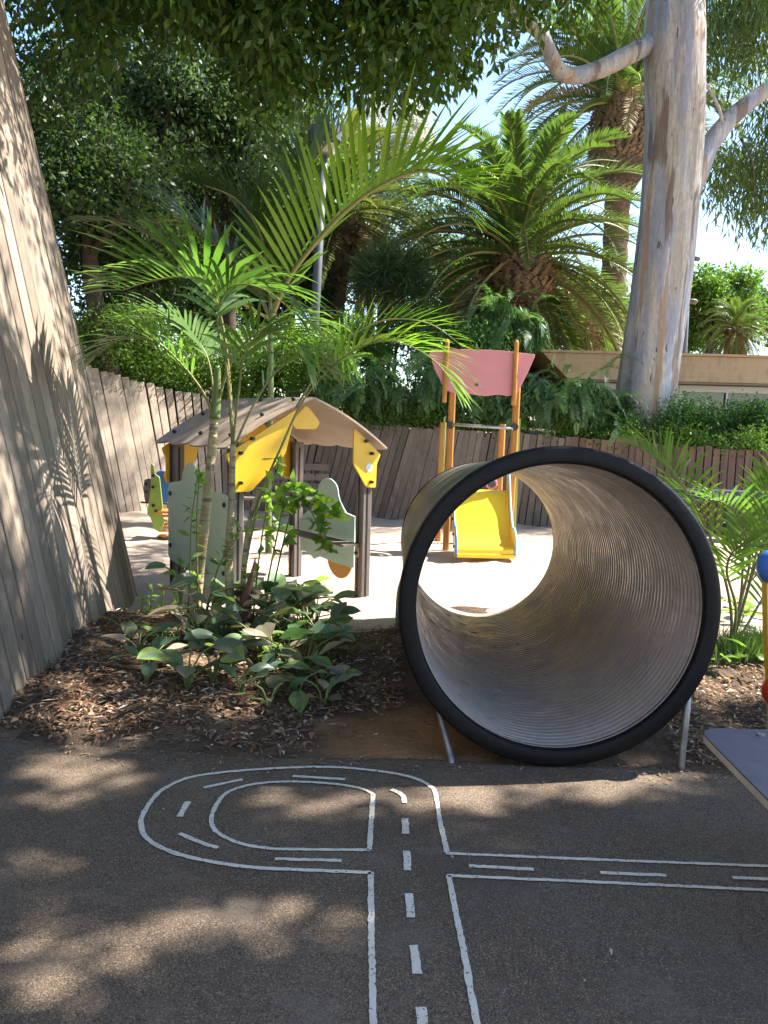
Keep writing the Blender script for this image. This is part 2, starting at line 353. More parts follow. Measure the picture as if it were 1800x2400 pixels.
M['kentialit'] = leafm('lit_palm_leaflets', (.11, .23, .015), (.22, .35, .03), .5, .4, None, .4)  # brighter copy of the palm green; backlight put into the colour
M['darkfrond'] = leafm('shaded_palm_leaflets', (.035, .075, .018), (.085, .125, .03), .35, .45, (.24, .16, .08), .35)  # darker copy of the palm green; shade put into the colour
M['youngleaf'] = leafm('young_palm_leaflets', (.06, .125, .02), (.13, .21, .035), .45, .42, (.3, .3, .08), .35)
M['rachis'] = plain('palm_rachis', (.18, .19, .06), .5, (.24, .21, .08), 6)
M['poth'] = leafm('broad_leaf', (.075, .14, .068), (.17, .245, .14), .28, .32, (.22, .30, .07), .45)
M['pothb'] = leafm('olive_leaf', (.10, .125, .07), (.19, .17, .11), .28, .35)
M['lime'] = leafm('fresh_green_leaf', (.14, .25, .03), (.26, .38, .07), .45, .4)
M['drybroad'] = leafm('dry_broad_leaf', (.32, .23, .15), (.40, .30, .20), .2, .6)

# ------------------------------------------------------------------ ground, pavement, bed
xs = np.concatenate([[-400, -120, -40, -15], np.linspace(-7, 8, 121), [15, 40, 120, 400]])
ys = np.concatenate([[-200, -60, -20, -6], np.linspace(-2, 5, 20), np.linspace(5.1, 14, 90), [20, 45, 120, 300, 900]])
gx, gy = np.meshgrid(xs, ys, indexing='ij')
def sand_h(x, y):
    w = np.clip((y - 5.2) / .6, 0, 1) * np.clip((14 - y) / 1.0, 0, 1)
    return -.02 + w * (.012*np.sin(3.1*x + 1.7*y) + .010*np.sin(7.3*x - 5.1*y + 1) + .007*np.sin(13*x + 11*y) + .006*np.sin(-19*x + 16*y + 2) + .012)
gz = sand_h(gx, gy)
def grid_faces(a, b):
    i = np.arange(a*b).reshape(a, b); return np.stack([i[:-1, :-1], i[1:, :-1], i[1:, 1:], i[:-1, 1:]], -1).reshape(-1, 4)
tag(mk('ground', np.stack([gx, gy, gz], -1).reshape(-1, 3), grid_faces(*gx.shape), M['sand'], smooth=True), kind='structure')

def pave_edge(x): return 3.52 - .035*x + .02*np.sin(2.3*x) + .012*np.sin(5.9*x + 1) + np.where(x < -.9, (-.9 - x)*.06, 0)
px_ = np.linspace(-9, 9, 145); rows = []
for k, (yy, zz) in enumerate(((-8, 0.), (-2, 0.), (1, 0.))): rows.append(np.stack([px_, np.full_like(px_, yy), np.full_like(px_, zz)], -1))
pe = pave_edge(px_)
for off, zz in ((-.05, 0.), (-.01, -.001), (.008, -.008), (.015, -.06)): rows.append(np.stack([px_, pe + off, np.full_like(px_, zz)], -1))
Pv = np.stack(rows, 1)
pavement = tag(mk('pavement', Pv.reshape(-1, 3), grid_faces(*Pv.shape[:2]), M['pave'], smooth=False), kind='structure')

def bed_h(x, y):
    e0 = np.clip((y - pave_edge(x)) / .25, 0, 1)
    yb = np.where(x < -.7, 6.25, np.where(x < .3, 5.85, 5.7)) + .06*np.sin(4*x) + .05*np.sin(9.7*x)
    e1 = np.clip((yb - y) / .35, -.6, 1); e2 = np.clip((4.4 - np.abs(x - 1.2)) / .5, -.6, 1)
    mound = .05 + .03*np.sin(2.7*x + 1.3*y) + .015*np.sin(6.1*x - 4.7*y) + .009*np.sin(13*x + 9*y) + .01*np.clip(-x - .5, 0, 1.2)
    mound = mound - .06*np.exp(-((x - .75)**2)/.35)      # hollow where the tube lies
    return np.minimum(np.minimum(e1, e2), 1) * (.015 + mound * e0) - .008
bx = np.linspace(-3.4, 5.8, 190); by = np.linspace(3.2, 6.6, 90); Bx, By = np.meshgrid(bx, by, indexing='ij')
By = np.where(By < pave_edge(Bx) + .0, pave_edge(Bx) - .02, By)
Bz = bed_h(Bx, By) - np.where(By < pave_edge(Bx) - .012, .016, 0)
tag(mk('planting_bed', np.stack([Bx, By, Bz], -1).reshape(-1, 3), grid_faces(*Bx.shape), M['soil'], smooth=True), kind='structure')

def stripe(pts, w, z=.005, closed=False, n=None):
    """a painted line as a thin ribbon with slightly ragged edges, parented to the pavement"""
    pts = np.asarray(pts, float)[:, :2]; L = np.linalg.norm(np.diff(pts, axis=0), axis=1).sum()
    q = spline(np.c_[pts, np.zeros(len(pts))], n or max(4, int(L/.015)))[:, :2] if len(pts) > 2 else pts[0] + (pts[1]-pts[0])*np.linspace(0, 1, max(4, int(L/.015)))[:, None]
    t = nrm(np.gradient(q, axis=0)); s = np.stack([-t[:, 1], t[:, 0]], -1)
    a = q + s*(w/2 + rng.normal(0, .0011, len(q)))[:, None]; b = q - s*(w/2 + rng.normal(0, .0011, len(q)))[:, None]
    Vs = np.concatenate([np.c_[a, np.full(len(q), z)], np.c_[b, np.full(len(q), z)]]); k = len(q)
    Fs = np.array([(i, k+i, k+i+1, i+1) for i in range(k-1)])
    return Vs, Fs
def mark(name, vpts, w=.019, z=.004):
    Vs, Fs = stripe([GV(*q) for q in vpts], w, z); return mk(name, Vs, Fs, M['paint'], pavement)
mark('lane_line', [(965, 1843), (962, 1825), (950, 1775), (942, 1722), (930, 1700), (880, 1678), (790, 1664), (700, 1658), (580, 1662), (470, 1671), (400, 1684), (345, 1712), (312, 1755), (305, 1785), (320, 1815), (370, 1842), (440, 1860), (540, 1875), (680, 1882), (802, 1887)])
mark('lane_line', [(801, 1886), (802, 2000), (804, 2110), (808, 2290)])
mark('lane_line', [(798, 1838), (803, 1760), (806, 1716)])
mark('lane_line', [(805, 1716), (770, 1702), (700, 1693), (620, 1690), (545, 1696), (490, 1714), (465, 1745), (457, 1775), (470, 1800), (520, 1824), (590, 1835), (690, 1837), (798, 1838)], .017)
mark('lane_line', [(963, 1845), (1300, 1859), (1659, 1873), (1900, 1882)], .016)
mark('lane_line', [(966, 1893), (1300, 1908), (1659, 1925), (1900, 1937)], .016)
mark('lane_line', [(969, 1893), (998, 2040), (1030, 2212), (1045, 2290)])
for a, b, w in (((440, 1703), (524, 1685), .02), ((632, 1678), (746, 1685), .02), ((406, 1733), (388, 1766), .024), ((594, 1857), (738, 1861), .018),
                ((875, 1770), (876, 1803), .026), ((878, 1840), (880, 1882), .026), ((883, 1932), (888, 1984), .026), ((893, 2044), (902, 2106), .026), ((910, 2178), (917, 2250), .026),
                ((1013, 1872), (1153, 1880), .018), ((1297, 1887), (1439, 1893), .018), ((1582, 1898), (1760, 1904), .018)):
    mark('lane_dash', [a, b], w)
mark('lane_dash', [(388, 1802), (410, 1812), (440, 1824), (471, 1833)], .02)
mark('lane_dash', [(845, 1707), (862, 1714), (871, 1722), (874, 1736)], .022)

# ------------------------------------------------------------------ timber walls
def timber_wall(name, label, base, H, lean, tilt, pitch, mats, gap=.014, th=.03):
    """battered wall of separate boards: base (n,2) plan line walked left to right as seen from the playground; H, lean, tilt callables of s in 0..1"""
    base = np.asarray(base, float); fine = spline(np.c_[base, np.zeros(len(base))], 600)[:, :2]
    d = np.r_[0, np.cumsum(np.linalg.norm(np.diff(fine, axis=0), axis=1))]; L = d[-1]; nb = int(L/pitch)
    root = thing(name, label, 'wall', (*fine[300], 0))
    top = []; cb = []
    for k in range(nb):
        s = (k + .5)/nb; q = np.array([np.interp(s*L, d, fine[:, i]) for i in (0, 1)])
        q2 = np.array([np.interp(min(s*L + .05, L), d, fine[:, i]) for i in (0, 1)]); q1 = np.array([np.interp(max(s*L - .05, 0), d, fine[:, i]) for i in (0, 1)])
        t = np.r_[nrm(q2 - q1), 0]; n = np.array([t[1], -t[0], 0])     # n towards the playground
        h = H(s); lv = math.tan(lean(s)); tv = math.tan(tilt(s) + rng.normal(0, .003))
        up = nrm(Z_ - n*lv + t*tv); b0 = np.r_[q, -.06] + n*rng.normal(0, .003)
        ln = (h + .06 + rng.normal(0, .01))/up[2]; nn = nrm(n - up*(n @ up)); tt = np.cross(up, nn)*-1
        if tt @ t < 0: tt = -tt
        # widths follow the fan of the wall
        wt = pitch - gap + rng.normal(0, .0015); e = .004
        prof = [(-wt/2, -th), (-wt/2, -e), (-wt/2+e, 0), (wt/2-e, 0), (wt/2, -e), (wt/2, -th)]
        Vs = [b0 + tt*a + nn*b for a, b in prof] + [b0 + up*ln + tt*a*WF(s) + nn*b for a, b in prof]
        Fs = [(i, (i+1) % 6, 6+(i+1) % 6, 6+i) for i in range(6)] + [(5, 4, 3, 2, 1, 0), (6, 7, 8, 9, 10, 11)]
        mk('board', Vs, Fs, mats(s), root)
        top.append(b0 + up*ln); cb.append((b0 - nn*.05, b0 + up*(ln - .03) - nn*.05))
    cb = np.array(cb); Vs = np.concatenate([cb[:, 0], cb[:, 1]]); k = len(cb)
    mk('backing', Vs, np.array([(i, i+1, k+i+1, k+i) for i in range(k-1)]), M['dark'], root)
    return np.array(top), root
WF = lambda s: 1.0
WF = lambda s: 1.06
near_top, near_wall = timber_wall('leaning_timber_wall', 'tall leaning wall of weathered upright boards with palm shadows beside the mulch bed',
    [(-1.72, -1.5), (-1.75, .5), (-1.77, 2.2), (-1.78, 3.6), (-1.84, 4.4), (-1.93, 5.2), (-2.0, 6.2), (-2.12, 6.9), (-2.6, 7.7), (-3.5, 8.3)],
    lambda s: 4.9, lambda s: R_(11.5), lambda s: 0.0, .165, lambda s: M['board'], gap=.024)
WF = lambda s: 1.0 + .18*np.exp(-((s - .3)/.15)**2)
BASE_FAR = [(-6.2, 9.2), (-5.4, 11.0), (-4.7, 12.2), (-4.1, 12.85), (-3.3, 13.35), (-2.5, 13.6), (-1.8, 13.55), (-1.0, 13.3), (-.2, 13.0), (.8, 12.75), (2.6, 12.5), (4.2, 12.2), (6.2, 11.7), (8.5, 11.0)]
def far_h(s): return float(np.interp(s, [0, .18, .3, .38, .47, .62, .8, 1], [2.9, 2.55, 2.0, 1.65, 1.47, 1.4, 1.26, 1.2]))
def far_lean(s): return R_(float(np.interp(s, [0, .3, .5, .65, .8, 1], [14, 14, 11, 6, 3, 3])))
def far_tilt(s): return R_(float(np.interp(s, [0, .2, .28, .36, .42, .5, .62, .75, 1], [-3, -4, -7, 0, 9, 12, 6, 1, 0])))
def far_mat(s): return M['board_sunlit'] if s < .335 else M['board_shaded'] if s < .66 else M['board_red']
far_top, far_wall = timber_wall('curved_timber_wall', 'low curved wall of upright boards holding back the shrubs behind the playhouse', BASE_FAR, far_h, far_lean, far_tilt, .112, far_mat, gap=.012)
# hillside held up by the walls
tp = np.concatenate([near_top[::3], [[-5.2, 8.2, 4.3], [-6.4, 8.8, 3.4]], far_top[::4]])
ctr = np.array([1.0, 5.0]); rows = []
for off, rise in ((.0, -.06), (1.2, .15), (3, .6), (6, 1.3), (14, 3.0), (40, 5.0), (200, 12.)):
    o = nrm(tp[:, :2] - ctr); left = np.clip((-tp[:, 0])/4.5, 0, 1)
    z = tp[:, 2] + rise*(.12 + .9*left); rows.append(np.c_[tp[:, :2] + o*(off + .08), z])
Hs = np.stack(rows, 1)
tag(mk('hillside', Hs.reshape(-1, 3), grid_faces(*Hs.shape[:2]), M['hill'], smooth=True), kind='structure')
def hill_z(x, y):
    q = Hs.reshape(-1, 3); d = (q[:, 0]-x)**2 + (q[:, 1]-y)**2; k = np.argsort(d)[:4]; w = 1/(d[k]+.05); return float((q[k, 2]*w).sum()/w.sum())

# ------------------------------------------------------------------ crawl tube
c0 = np.array([.785, 3.50, .715]); c1 = P(1125, 1269, 6.3); ax = nrm(c1 - c0); TL = np.linalg.norm(c1 - c0)
tu = nrm(np.cross(ax, Z_)); tv = np.cross(tu, ax); RO, RI = .675, .632
tube = thing('crawl_tube', 'big ribbed plastic crawl tube with thick black rubber rims', 'tunnel', (c0[0], c0[1], 0))
def revolve(name, prof, mat, seg=128, smooth=True):
    prof = np.asarray(prof, float); th = np.arange(seg)*2*math.pi/seg
    ring = np.cos(th)[:, None]*tu + np.sin(th)[:, None]*tv
    tap = 1 - .095*prof[:, 0]/TL; Vs = (c0 + prof[:, 0][:, None, None]*ax + (prof[:, 1]*tap)[:, None, None]*ring[None]).reshape(-1, 3); n = len(prof)
    i, j = np.meshgrid(np.arange(n), np.arange(seg), indexing='ij'); i2 = (i+1) % n; j2 = (j+1) % seg
    return mk(name, Vs, np.stack([i*seg+j, i2*seg+j, i2*seg+j2, i*seg+j2], -1).reshape(-1, 4), mat, tube, smooth=smooth)
nr = 64; a = np.linspace(.014, TL-.008, nr*8)
inn = np.c_[a, RI + .0085*(np.cos(a/(TL-.06)*nr*2*math.pi) > .45)]
a2 = np.linspace(TL-.03, .03, nr*4); out = np.c_[a2, RO + .006*np.cos(a2/(TL-.06)*22*2*math.pi)]
revolve('inner_wall', np.concatenate([inn, np.c_[inn[::-40, 0], np.full(len(inn[::-40]), RI + .018)]]), M['tube'])
revolve('outer_wall', np.concatenate([out, np.c_[out[::-20, 0], np.full(len(out[::-20]), RO - .02)]]), M['tubeout'])
def rim(z0, sgn, big=1.0):
    w = .105; q = [(-.004, RI+.003), (-.012, RI+.006), (-.016, RI+.014), (-.016, RO+.022), (-.011, RO+.030), (.0, RO+.036), (.02, RO+.038), (.06, RO+.038), (w-.015, RO+.032), (w, RO+.02), (w, RO+.006), (.022, RI+.014), (.018, RI+.003)]
    if sgn < 0: q = [(-.004, RI+.004), (-.008, RI+.01), (-.008, RO+.006), (0, RO+.011), (.03, RO+.011), (.035, RO-.004), (.012, RI+.012), (.01, RI+.004)]
    return [(z0 + sgn*a*big, b) for a, b in q]
revolve('front_rim', rim(0, 1), M['black']); revolve('back_rim', rim(TL, -1), M['black'])
def leg(q):
    pipe('leg', spline(q, 10), .0165, M['steel'], tube, 10)
leg([V(946, 1522, 3.66), V(955, 1562, 3.6), V(965, 1600, 3.56), V(972, 1628, 3.53), GV(975, 1645), GV(975.5, 1650) - Z_*.05])
leg([(1.40, 3.72, .5), (1.395, 3.58, .38), (1.372, 3.50, .27), (1.362, 3.49, .12), (1.36, 3.49, -.05)])
leg([(.17, 5.9, .42), (.13, 5.88, .3), (.12, 5.86, .16), (.12, 5.86, -.06)]); leg([(1.37, 5.9, .42), (1.41, 5.88, .3), (1.42, 5.86, .16), (1.42, 5.86, -.06)])

# ------------------------------------------------------------------ playhouse
phi = .645; hu = np.array([math.cos(phi), math.sin(phi), 0]); hn = np.array([math.sin(phi), -math.cos(phi), 0])
HW, HL, EZ, RZ = 1.23, 1.15, 1.30, 1.70
Apt = np.array([-.178, 7.03, 0]); hc = Apt - hu*HW/2 - hn*HL/2
def Hs_(s, t, z): return hc + hu*s + hn*t + Z_*z
house = thing('playhouse', 'open play house with curved tan roof, yellow brackets and sage green panels on the sand', 'playhouse', tuple(hc))
PW = .105
for s, t in ((1, 1), (-1, 1), (1, -1), (-1, -1)):
    b = Hs_(s*HW/2, t*HL/2, -.06); po = bar('post', b, b + Z_*(1.36), PW, PW, M['post'], house, side=hu, bevel=.012)
    for o, dd in ((hn, hu), (-hn, hu), (hu, hn), (-hu, hn)):
        q = b + o*(PW/2 + .001); mk('groove_shade', boxm(q + Z_*.66, dd, o, Z_, .014, .004, 1.3), CUBE_F, M['dark'], po)  # dark strip painted for a groove's shade; the post is uncut
SE = HW/2 + .13; TE = HL/2 + .14
def roof_z(x): return RZ - (RZ - EZ)*(.62*x + .38*x*x)
for sg in (1, -1):
    ns, nt = 18, 70; tt = np.linspace(-TE, TE, nt); xx = np.linspace(0, 1, ns)
    wave = .028*np.abs(np.sin(tt/TE*math.pi*1.75 + .4))**.6
    se = SE + wave - .012
    Pg = np.zeros((ns, nt, 3)); Ng = np.zeros((ns, nt, 3))
    for i, x in enumerate(xx):
        sl_ = -(RZ-EZ)*(.62 + .76*x)/SE; nv = nrm(hu*sg*(-sl_) + Z_)
        for j, t in enumerate(tt):
            Pg[i, j] = Hs_(sg*(.004 + x*se[j]), t, roof_z(x*se[j]/SE)); Ng[i, j] = nv
    rp = thick_grid('roof_panel', Pg, Ng, .016, M['rooftan'], house)
    for t in (-TE+.16, 0, TE-.16):
        for x in (.12, .5, .86):
            sl_ = -(RZ-EZ)*(.62+.76*x)/SE; nv = nrm(hu*sg*(-sl_) + Z_)
            disc('bolt', Hs_(sg*x*SE, t, roof_z(x)) + nv*.012, nv, .017, .03, M['bolt'], rp)
def brk(s0, pts, t, mat=M['yellow'], bolts=()):
    """gable bracket: pts are (outwards from the post, z)"""
    o = plate('bracket', rounded([(s0*(HW/2 + a), z) for a, z in pts], .02, 3), hc + hn*t, hu, Z_, hn, .018, mat, house)
    for a, z in bolts: disc('bolt', Hs_(s0*(HW/2 + a), t + math.copysign(.022, t), z), hn*math.copysign(1, t), .0145, .05, M['bolt'], o)
    return o
bl = [(-.09, 1.40), (.03, 1.25), (.03, 1.0)]
brR = [(-.17, 1.16), (-.17, 1.465), (.12, 1.235), (.08, 1.15), (.075, .945), (-.03, .955)]
brk(1, brR, HL/2 + PW/2 + .011, bolts=[(-.05, 1.35), (.012, 1.245), (.012, 1.0)])
st = disc('sticker', Hs_(HW/2 - .005, HL/2 + PW/2 + .022, 1.125), hn, .036, .003, M['white'], house, 20)
disc('emblem', Hs_(HW/2 + .004, HL/2 + PW/2 + .0245, 1.122), hn, .007, .002, M['skyblue'], st, 10)
brL = [(-.40, 1.24), (-.50, 1.60), (.12, 1.235), (.08, 1.15), (.075, .945), (-.10, .95)]
brk(-1, brL, HL/2 + PW/2 + .011, bolts=[(-.1, 1.36), (.0, 1.25), (.0, 1.02)])
brB = [(-.22, 1.18), (-.22, 1.46), (.12, 1.235), (.08, 1.15), (.075, .935), (-.09, .945)]
for s in (1, -1): brk(s, brB, -(HL/2 + PW/2 + .011), bolts=[(-.05, 1.35)])
gp = plate('gable_plate', rounded([(-.30, 1.37), (-.12, 1.30), (.1, 1.30), (.27, 1.39), (.2, 1.53), (0, 1.645), (-.2, 1.53)], .04), hc - hn*(HL/2 - .05), hu, Z_, hn, .018, M['yellow'], house)
disc('hole_shade', hc - hn*(HL/2 - .065) + hu*.02 + Z_*1.50, hn, .026, .006, M['bolt'], gp)  # dark disc painted for the shade of a hole; plate uncut
plate('gable_plate', rounded([(-.14, 1.50), (-.1, 1.44), (.1, 1.44), (.14, 1.5), (0, 1.64)], .03), hc + hn*(HL/2 + .02), hu, Z_, hn, .018, M['yellow'], house)
# side panels: outlines (along hn, z)
lp = rounded([(-HL/2 - .03, .93), (-.30, .97), (-.28, 1.06), (-.16, 1.14), (-.06, 1.12), (.02, .98), (.22, .93), (HL/2 + .02, .92), (HL/2 + .02, .17), (.2, .13), (-.1, .20), (-HL/2 - .03, .25)], .06, 4)
lpo = plate('side_panel', lp, hc - hu*(HW/2 + PW/2 + .012), hn, Z_, -hu, .016, M['sage'], house)
for t, z in ((-HL/2 + .03, .84), (-HL/2 + .03, .38), (HL/2 - .04, .84), (HL/2 - .04, .30)): disc('bolt', hc - hu*(HW/2 + PW/2 + .024) + hn*t + Z_*z, -hu, .02, .02, M['bolt'], lpo)
th_ = np.linspace(0, math.pi, 14)
rp_ = [(-.45, .25), (-.47, .55), (-.35, .64), (-.20, .70), (-.16, .84)] + [(.02 + .17*math.cos(math.pi - a), .86 + .13*math.sin(a)) for a in th_] + [(.22, .80), (.32, .70), (.46, .68), (.46, .22), (.2, .22), (-.1, .24), (-.2, .20), (-.3, .25)]
rpo = plate('side_panel', rp_, hc + hu*(HW/2 - .01), hn, Z_, hu, .016, M['sage'], house)
plate('amber_disc', [(.2 + .21*math.cos(a), .28 + .2*math.sin(a)) for a in np.linspace(math.pi, 2*math.pi, 16)], hc + hu*(HW/2 + .012), hn, Z_, hu, .014, M['amber'], house)
sh0, sh1 = hc + hu*(HW/2 - PW/2 - .09) - hn*(HL/2 + .08) + Z_*.45, hc + hu*(HW/2 - PW/2 - .09) + hn*(HL/2 + .03) + Z_*.45
bar('seat_shelf', sh0, sh1, .17, .022, M['post'], house)
for t in (-HL/2, HL/2): 
    b = plate('shelf_bracket', rounded([(-.03, -.1), (.03, -.1), (.03, .0), (-.03, .0)], .025), hc + hu*(HW/2 - PW/2 - .008) + hn*t + Z_*.437, hn, Z_, hu, .012, M['rooftan'], house)
    disc('bolt', hc + hu*(HW/2 - PW/2 - .02) + hn*t + Z_*.375, -hu, .016, .02, M['bolt'], b)

# ------------------------------------------------------------------ slide tower
SY = 9.75
slide = thing('slide_tower', 'small slide with orange posts, pink panel and yellow chute behind the crawl tube', 'slide', tuple(V(1040, 1190, SY) * np.array([1, 1, 0])))
pl, pr = V(963, 1185, SY), V(1099, 1185, SY)
zt = V(963, 830, SY)[2]
for b, yo in ((pl, 0), (pr, 0), (pl, .75), (pr, .75)):
    q = np.array([b[0] + (-.05 if yo else 0), b[1] + yo, -.06]); bar('post', q, np.array([q[0] + .02, q[1], zt + (-.45 if yo else .32)]), .078, .078, M['orangewood'], slide, bevel=.016)
zb = V(1030, 920, SY)[2]
pipe('grab_bar', [(pl[0] + .02, pl[1] - .055, zb + .01), (pr[0] - .02, pr[1] - .055, zb - .02)], .018, M['steel'], slide)
for q in (pl, pr): disc('bar_socket', (q[0], q[1] - .052, zb), -Y_, .045, .02, M['bolt'], slide, 16)
yp = SY - .075
pk = [V(x, y, yp) for x, y in ((925, 757), (1000, 754), (1080, 757), (1157, 766), (1140, 805), (1117, 850), (1098, 856), (1075, 852), (1050, 856), (1015, 851), (985, 851), (962, 842), (940, 800))]
plate('header_panel', rounded([(q[0], q[2]) for q in pk], .03, 2), (0, yp, 0), X_, Z_, -Y_, .018, M['pink'], slide)
disc('bolt', V(1030, 831, yp - .015), -Y_, .016, .02, M['bolt'], slide)
for x, y0, y1 in ((966, 738, 862), (1116, 740, 868)):
    a, b = V(x, y0, yp - .04), V(x - 6, y1, yp - .04)
    pipe('handle', spline([b + Y_*.05, b, a*.7 + b*.3, a*.25 + b*.75 + (a-b)*.6, a, a + Y_*.04], 14), .028, M['orangewood'], slide)
for q in (pl, pr): mk('edge_strip', boxm((q[0] + (.065 if q is pr else -.065), q[1] + .03, (zb + .35)/2), X_, Y_, Z_, .022, .05, zb - .15), CUBE_F, M['limeplastic'], slide)
pipe('hand_ring', [V(1062, 1045, SY - .1) + np.array([.06*math.cos(a), 0, .06*math.sin(a)]) for a in np.linspace(0, 2*math.pi, 16)], .014, M['pink'], slide, 8)
# chute
x0, x1 = V(983, 1200, 9.2)[0], V(1104, 1200, 9.2)[0]
prof = np.array([(9.78, .74), (9.72, .735), (9.65, .70), (9.55, .58), (9.45, .44), (9.32, .29), (9.2, .20), (9.08, .165), (9.0, .155), (8.97, .12), (8.97, .04)])
pf = spline(np.c_[np.zeros(len(prof)), prof], 40)
Pg = np.stack([np.stack([np.full(40, x), pf[:, 1], pf[:, 2]], -1) for x in (x0, x1)], 0); Ng = np.zeros_like(Pg); tg = np.gradient(pf, axis=0); nn = nrm(np.stack([np.zeros(40), -tg[:, 2], tg[:, 1]], -1)); nn = np.where(nn[:, 2:] + .0*nn[:, :1] < -.01, -nn, nn)
Ng[:] = nn[None]
thick_grid('chute', Pg, Ng, .02, M['chute'], slide)
for x, mm in ((x0 - .012, 1), (x1 + .012, -1)):
    up_ = [(9.80, .98), (9.74, 1.0), (9.68, .95), (9.6, .80), (9.5, .62), (9.36, .45), (9.22, .34), (9.16, .36), (9.08, .34), (9.0, .27), (8.965, .2), (8.96, .06)]
    lo_ = [(9.05, .03), (9.3, .13), (9.55, .4), (9.8, .6)]
    plate('side_board', up_ + lo_, (x, 0, 0), Y_, Z_, X_, .016, M['chute'], slide)
    pipe('edge_trim', spline([(x, a, b) for a, b in up_], 30), .014, M['blue' if mm > 0 else 'skyblue'], slide, 8)
    for a, b in ((9.1, .14), (9.25, .26), (9.4, .42), (9.55, .6)): disc('bolt', (x - mm*.016, a, b), -X_*mm, .016, .02, M['bolt'], slide, 10)

# ------------------------------------------------------------------ spring rider and picnic bench in the back
sr = V(345, 1160, 10.0); sp = thing('spring_rider', 'green and blue spring rider on an orange coil left of the playhouse', 'spring rider', (sr[0], sr[1], 0))
def vplate(name, vp, Y, th, mat, par, rad=.02):
    q = [V(x, y, Y) for x, y in vp]; return plate(name, rounded([(a[0], a[2]) for a in q], rad, 3), (0, Y, 0), X_, Z_, -Y_, th, mat, par)
vplate('side_board', [(326, 1000), (332, 1003), (335, 1024), (345, 1030), (352, 1095), (349, 1105), (356, 1128), (347, 1150), (334, 1144), (325, 1118), (318, 1110), (324, 1070), (326, 1040)], 9.95, .02, M['limeplastic'], sp)
vplate('side_board', [(312, 1036), (326, 1032), (329, 1060), (324, 1090), (313, 1082), (310, 1058)], 10.0, .02, M['lav'], sp)
vplate('seat_back', [(336, 1022), (345, 1016), (372, 1020), (376, 1080), (352, 1088), (340, 1080)], 10.12, .025, M['blue'], sp)
vplate('seat_back', [(352, 1020), (376, 1018), (378, 1040), (356, 1042)], 10.09, .02, M['orange'], sp, .04)
pipe('handle', [V(304, 1085, 9.98), V(378, 1089, 9.98)], .012, M['bolt'], sp, 8)
for x, y in ((331, 1027), (331, 1052), (331, 1092), (337, 1104), (316, 1045), (316, 1062)): disc('bolt', V(x, y, 9.93), -Y_, .02, .02, M['bolt'], sp, 10)
cl = np.linspace(0, 2*math.pi*5, 90); cc = V(368, 1160, 10.1)
pipe('coil', np.stack([cc[0] - .03 + .11*np.cos(cl), cc[1] + .11*np.sin(cl), .0 + cl/(2*math.pi)*.062], -1), .017, M['spring'], sp, 8)
mk('base_plate', boxm((cc[0] - .03, cc[1], .0), X_, Y_, Z_, .3, .3, .03), CUBE_F, M['bolt'], sp)
mk('seat', boxm((cc[0] - .05, cc[1] - .03, .345), X_, Y_, Z_, .2, .3, .03), CUBE_F, M['orange'], sp)

bq = V(600, 1125, 11.6); pb = thing('picnic_bench', 'dark slatted timber bench in the shade behind the playhouse', 'bench', (bq[0], 11.6, 0))
for y, z in ((11.6, .86), (11.58, .72), (11.56, .58)): bar('back_slat', (bq[0] - .72, y, z), (bq[0] + .72, y, z), .025, .10, M['post'], pb, side=Y_)
for y in (11.12, 11.26, 11.40): bar('seat_slat', (bq[0] - .72, y, .43), (bq[0] + .72, y, .43), .12, .035, M['post'], pb, side=Y_)
for x in (-.55, .55):
    bar('leg', (bq[0] + x, 11.15, -.05), (bq[0] + x, 11.15, .41), .07, .07, M['bolt'], pb); bar('leg', (bq[0] + x, 11.5, -.05), (bq[0] + x, 11.66, .92), .07, .07, M['bolt'], pb)

# ------------------------------------------------------------------ right edge: play table, toy post, fence bench
TZ = .45; pa = G(1655, 1722, TZ); tbl = thing('play_table', 'lavender-topped play table with rounded corner and cream edge at the lower right', 'table', (pa[0] + .55, pa[1] - .3, 0))
tx0, ty1 = G(1688, 1760, TZ)[0], G(1740, 1709, TZ)[1]
tp_ = rounded([(tx0, ty1), (tx0 + 1.2, ty1), (tx0 + 1.2, ty1 - .75), (tx0 - .01, ty1 - .75)], .09, 8)
plate('top', tp_, (0, 0, TZ - .002), X_, Y_, Z_, .008, M['lav'], tbl); plate('edge_core', tp_, (0, 0, TZ - .018), X_, Y_, Z_, .026, M['cream'], tbl)
bo = G(1783, 1721, TZ + .006); disc('bolt', (bo[0], bo[1], TZ + .005), Z_, .014, .006, M['steel'], tbl)
for y in (ty1 - .2, ty1 - .6): bar('leg', (tx0 + .62, y, -.02), (tx0 + .62, y, TZ - .03), .09, .09, M['post'], tbl)
ty = thing('toy_post', 'yellow play post with blue ball above and red ball below at the right edge', 'play post', (1.78, 3.62, 0))
TY = 3.62; bcx = V(1676, 1225, TY); b2 = V(1686, 1493, TY)
plate('body', rounded([(V(1650, 1255, TY)[0], V(1650, 1255, TY)[2]), (V(1653, 1400, TY)[0], V(1653, 1400, TY)[2]), (V(1660, 1500, TY)[0], V(1660, 1500, TY)[2]), (V(1665, 1640, TY)[0], -.03), (V(1720, 1640, TY)[0], -.03), (V(1722, 1255, TY)[0], V(1722, 1255, TY)[2])], .02, 3), (0, TY, 0), X_, Z_, -Y_, .05, M['yellow'], ty)
ball('knob', bcx, .084, M['blue'], ty); ball('knob', b2, .082, M['red'], ty)
fb0 = V(1440, 1062, 11.0); fbn = thing('long_bench', 'long indigo bench running along the foot of the board wall', 'bench', (4.2, 11.2, 0))
ba, bb = np.array([3.3, 11.75, .62]), np.array([6.4, 10.95, .62]); bd = nrm(bb - ba)
bar('seat', ba, bb, .34, .16, M['bench'], fbn, side=np.cross(bd, Z_))
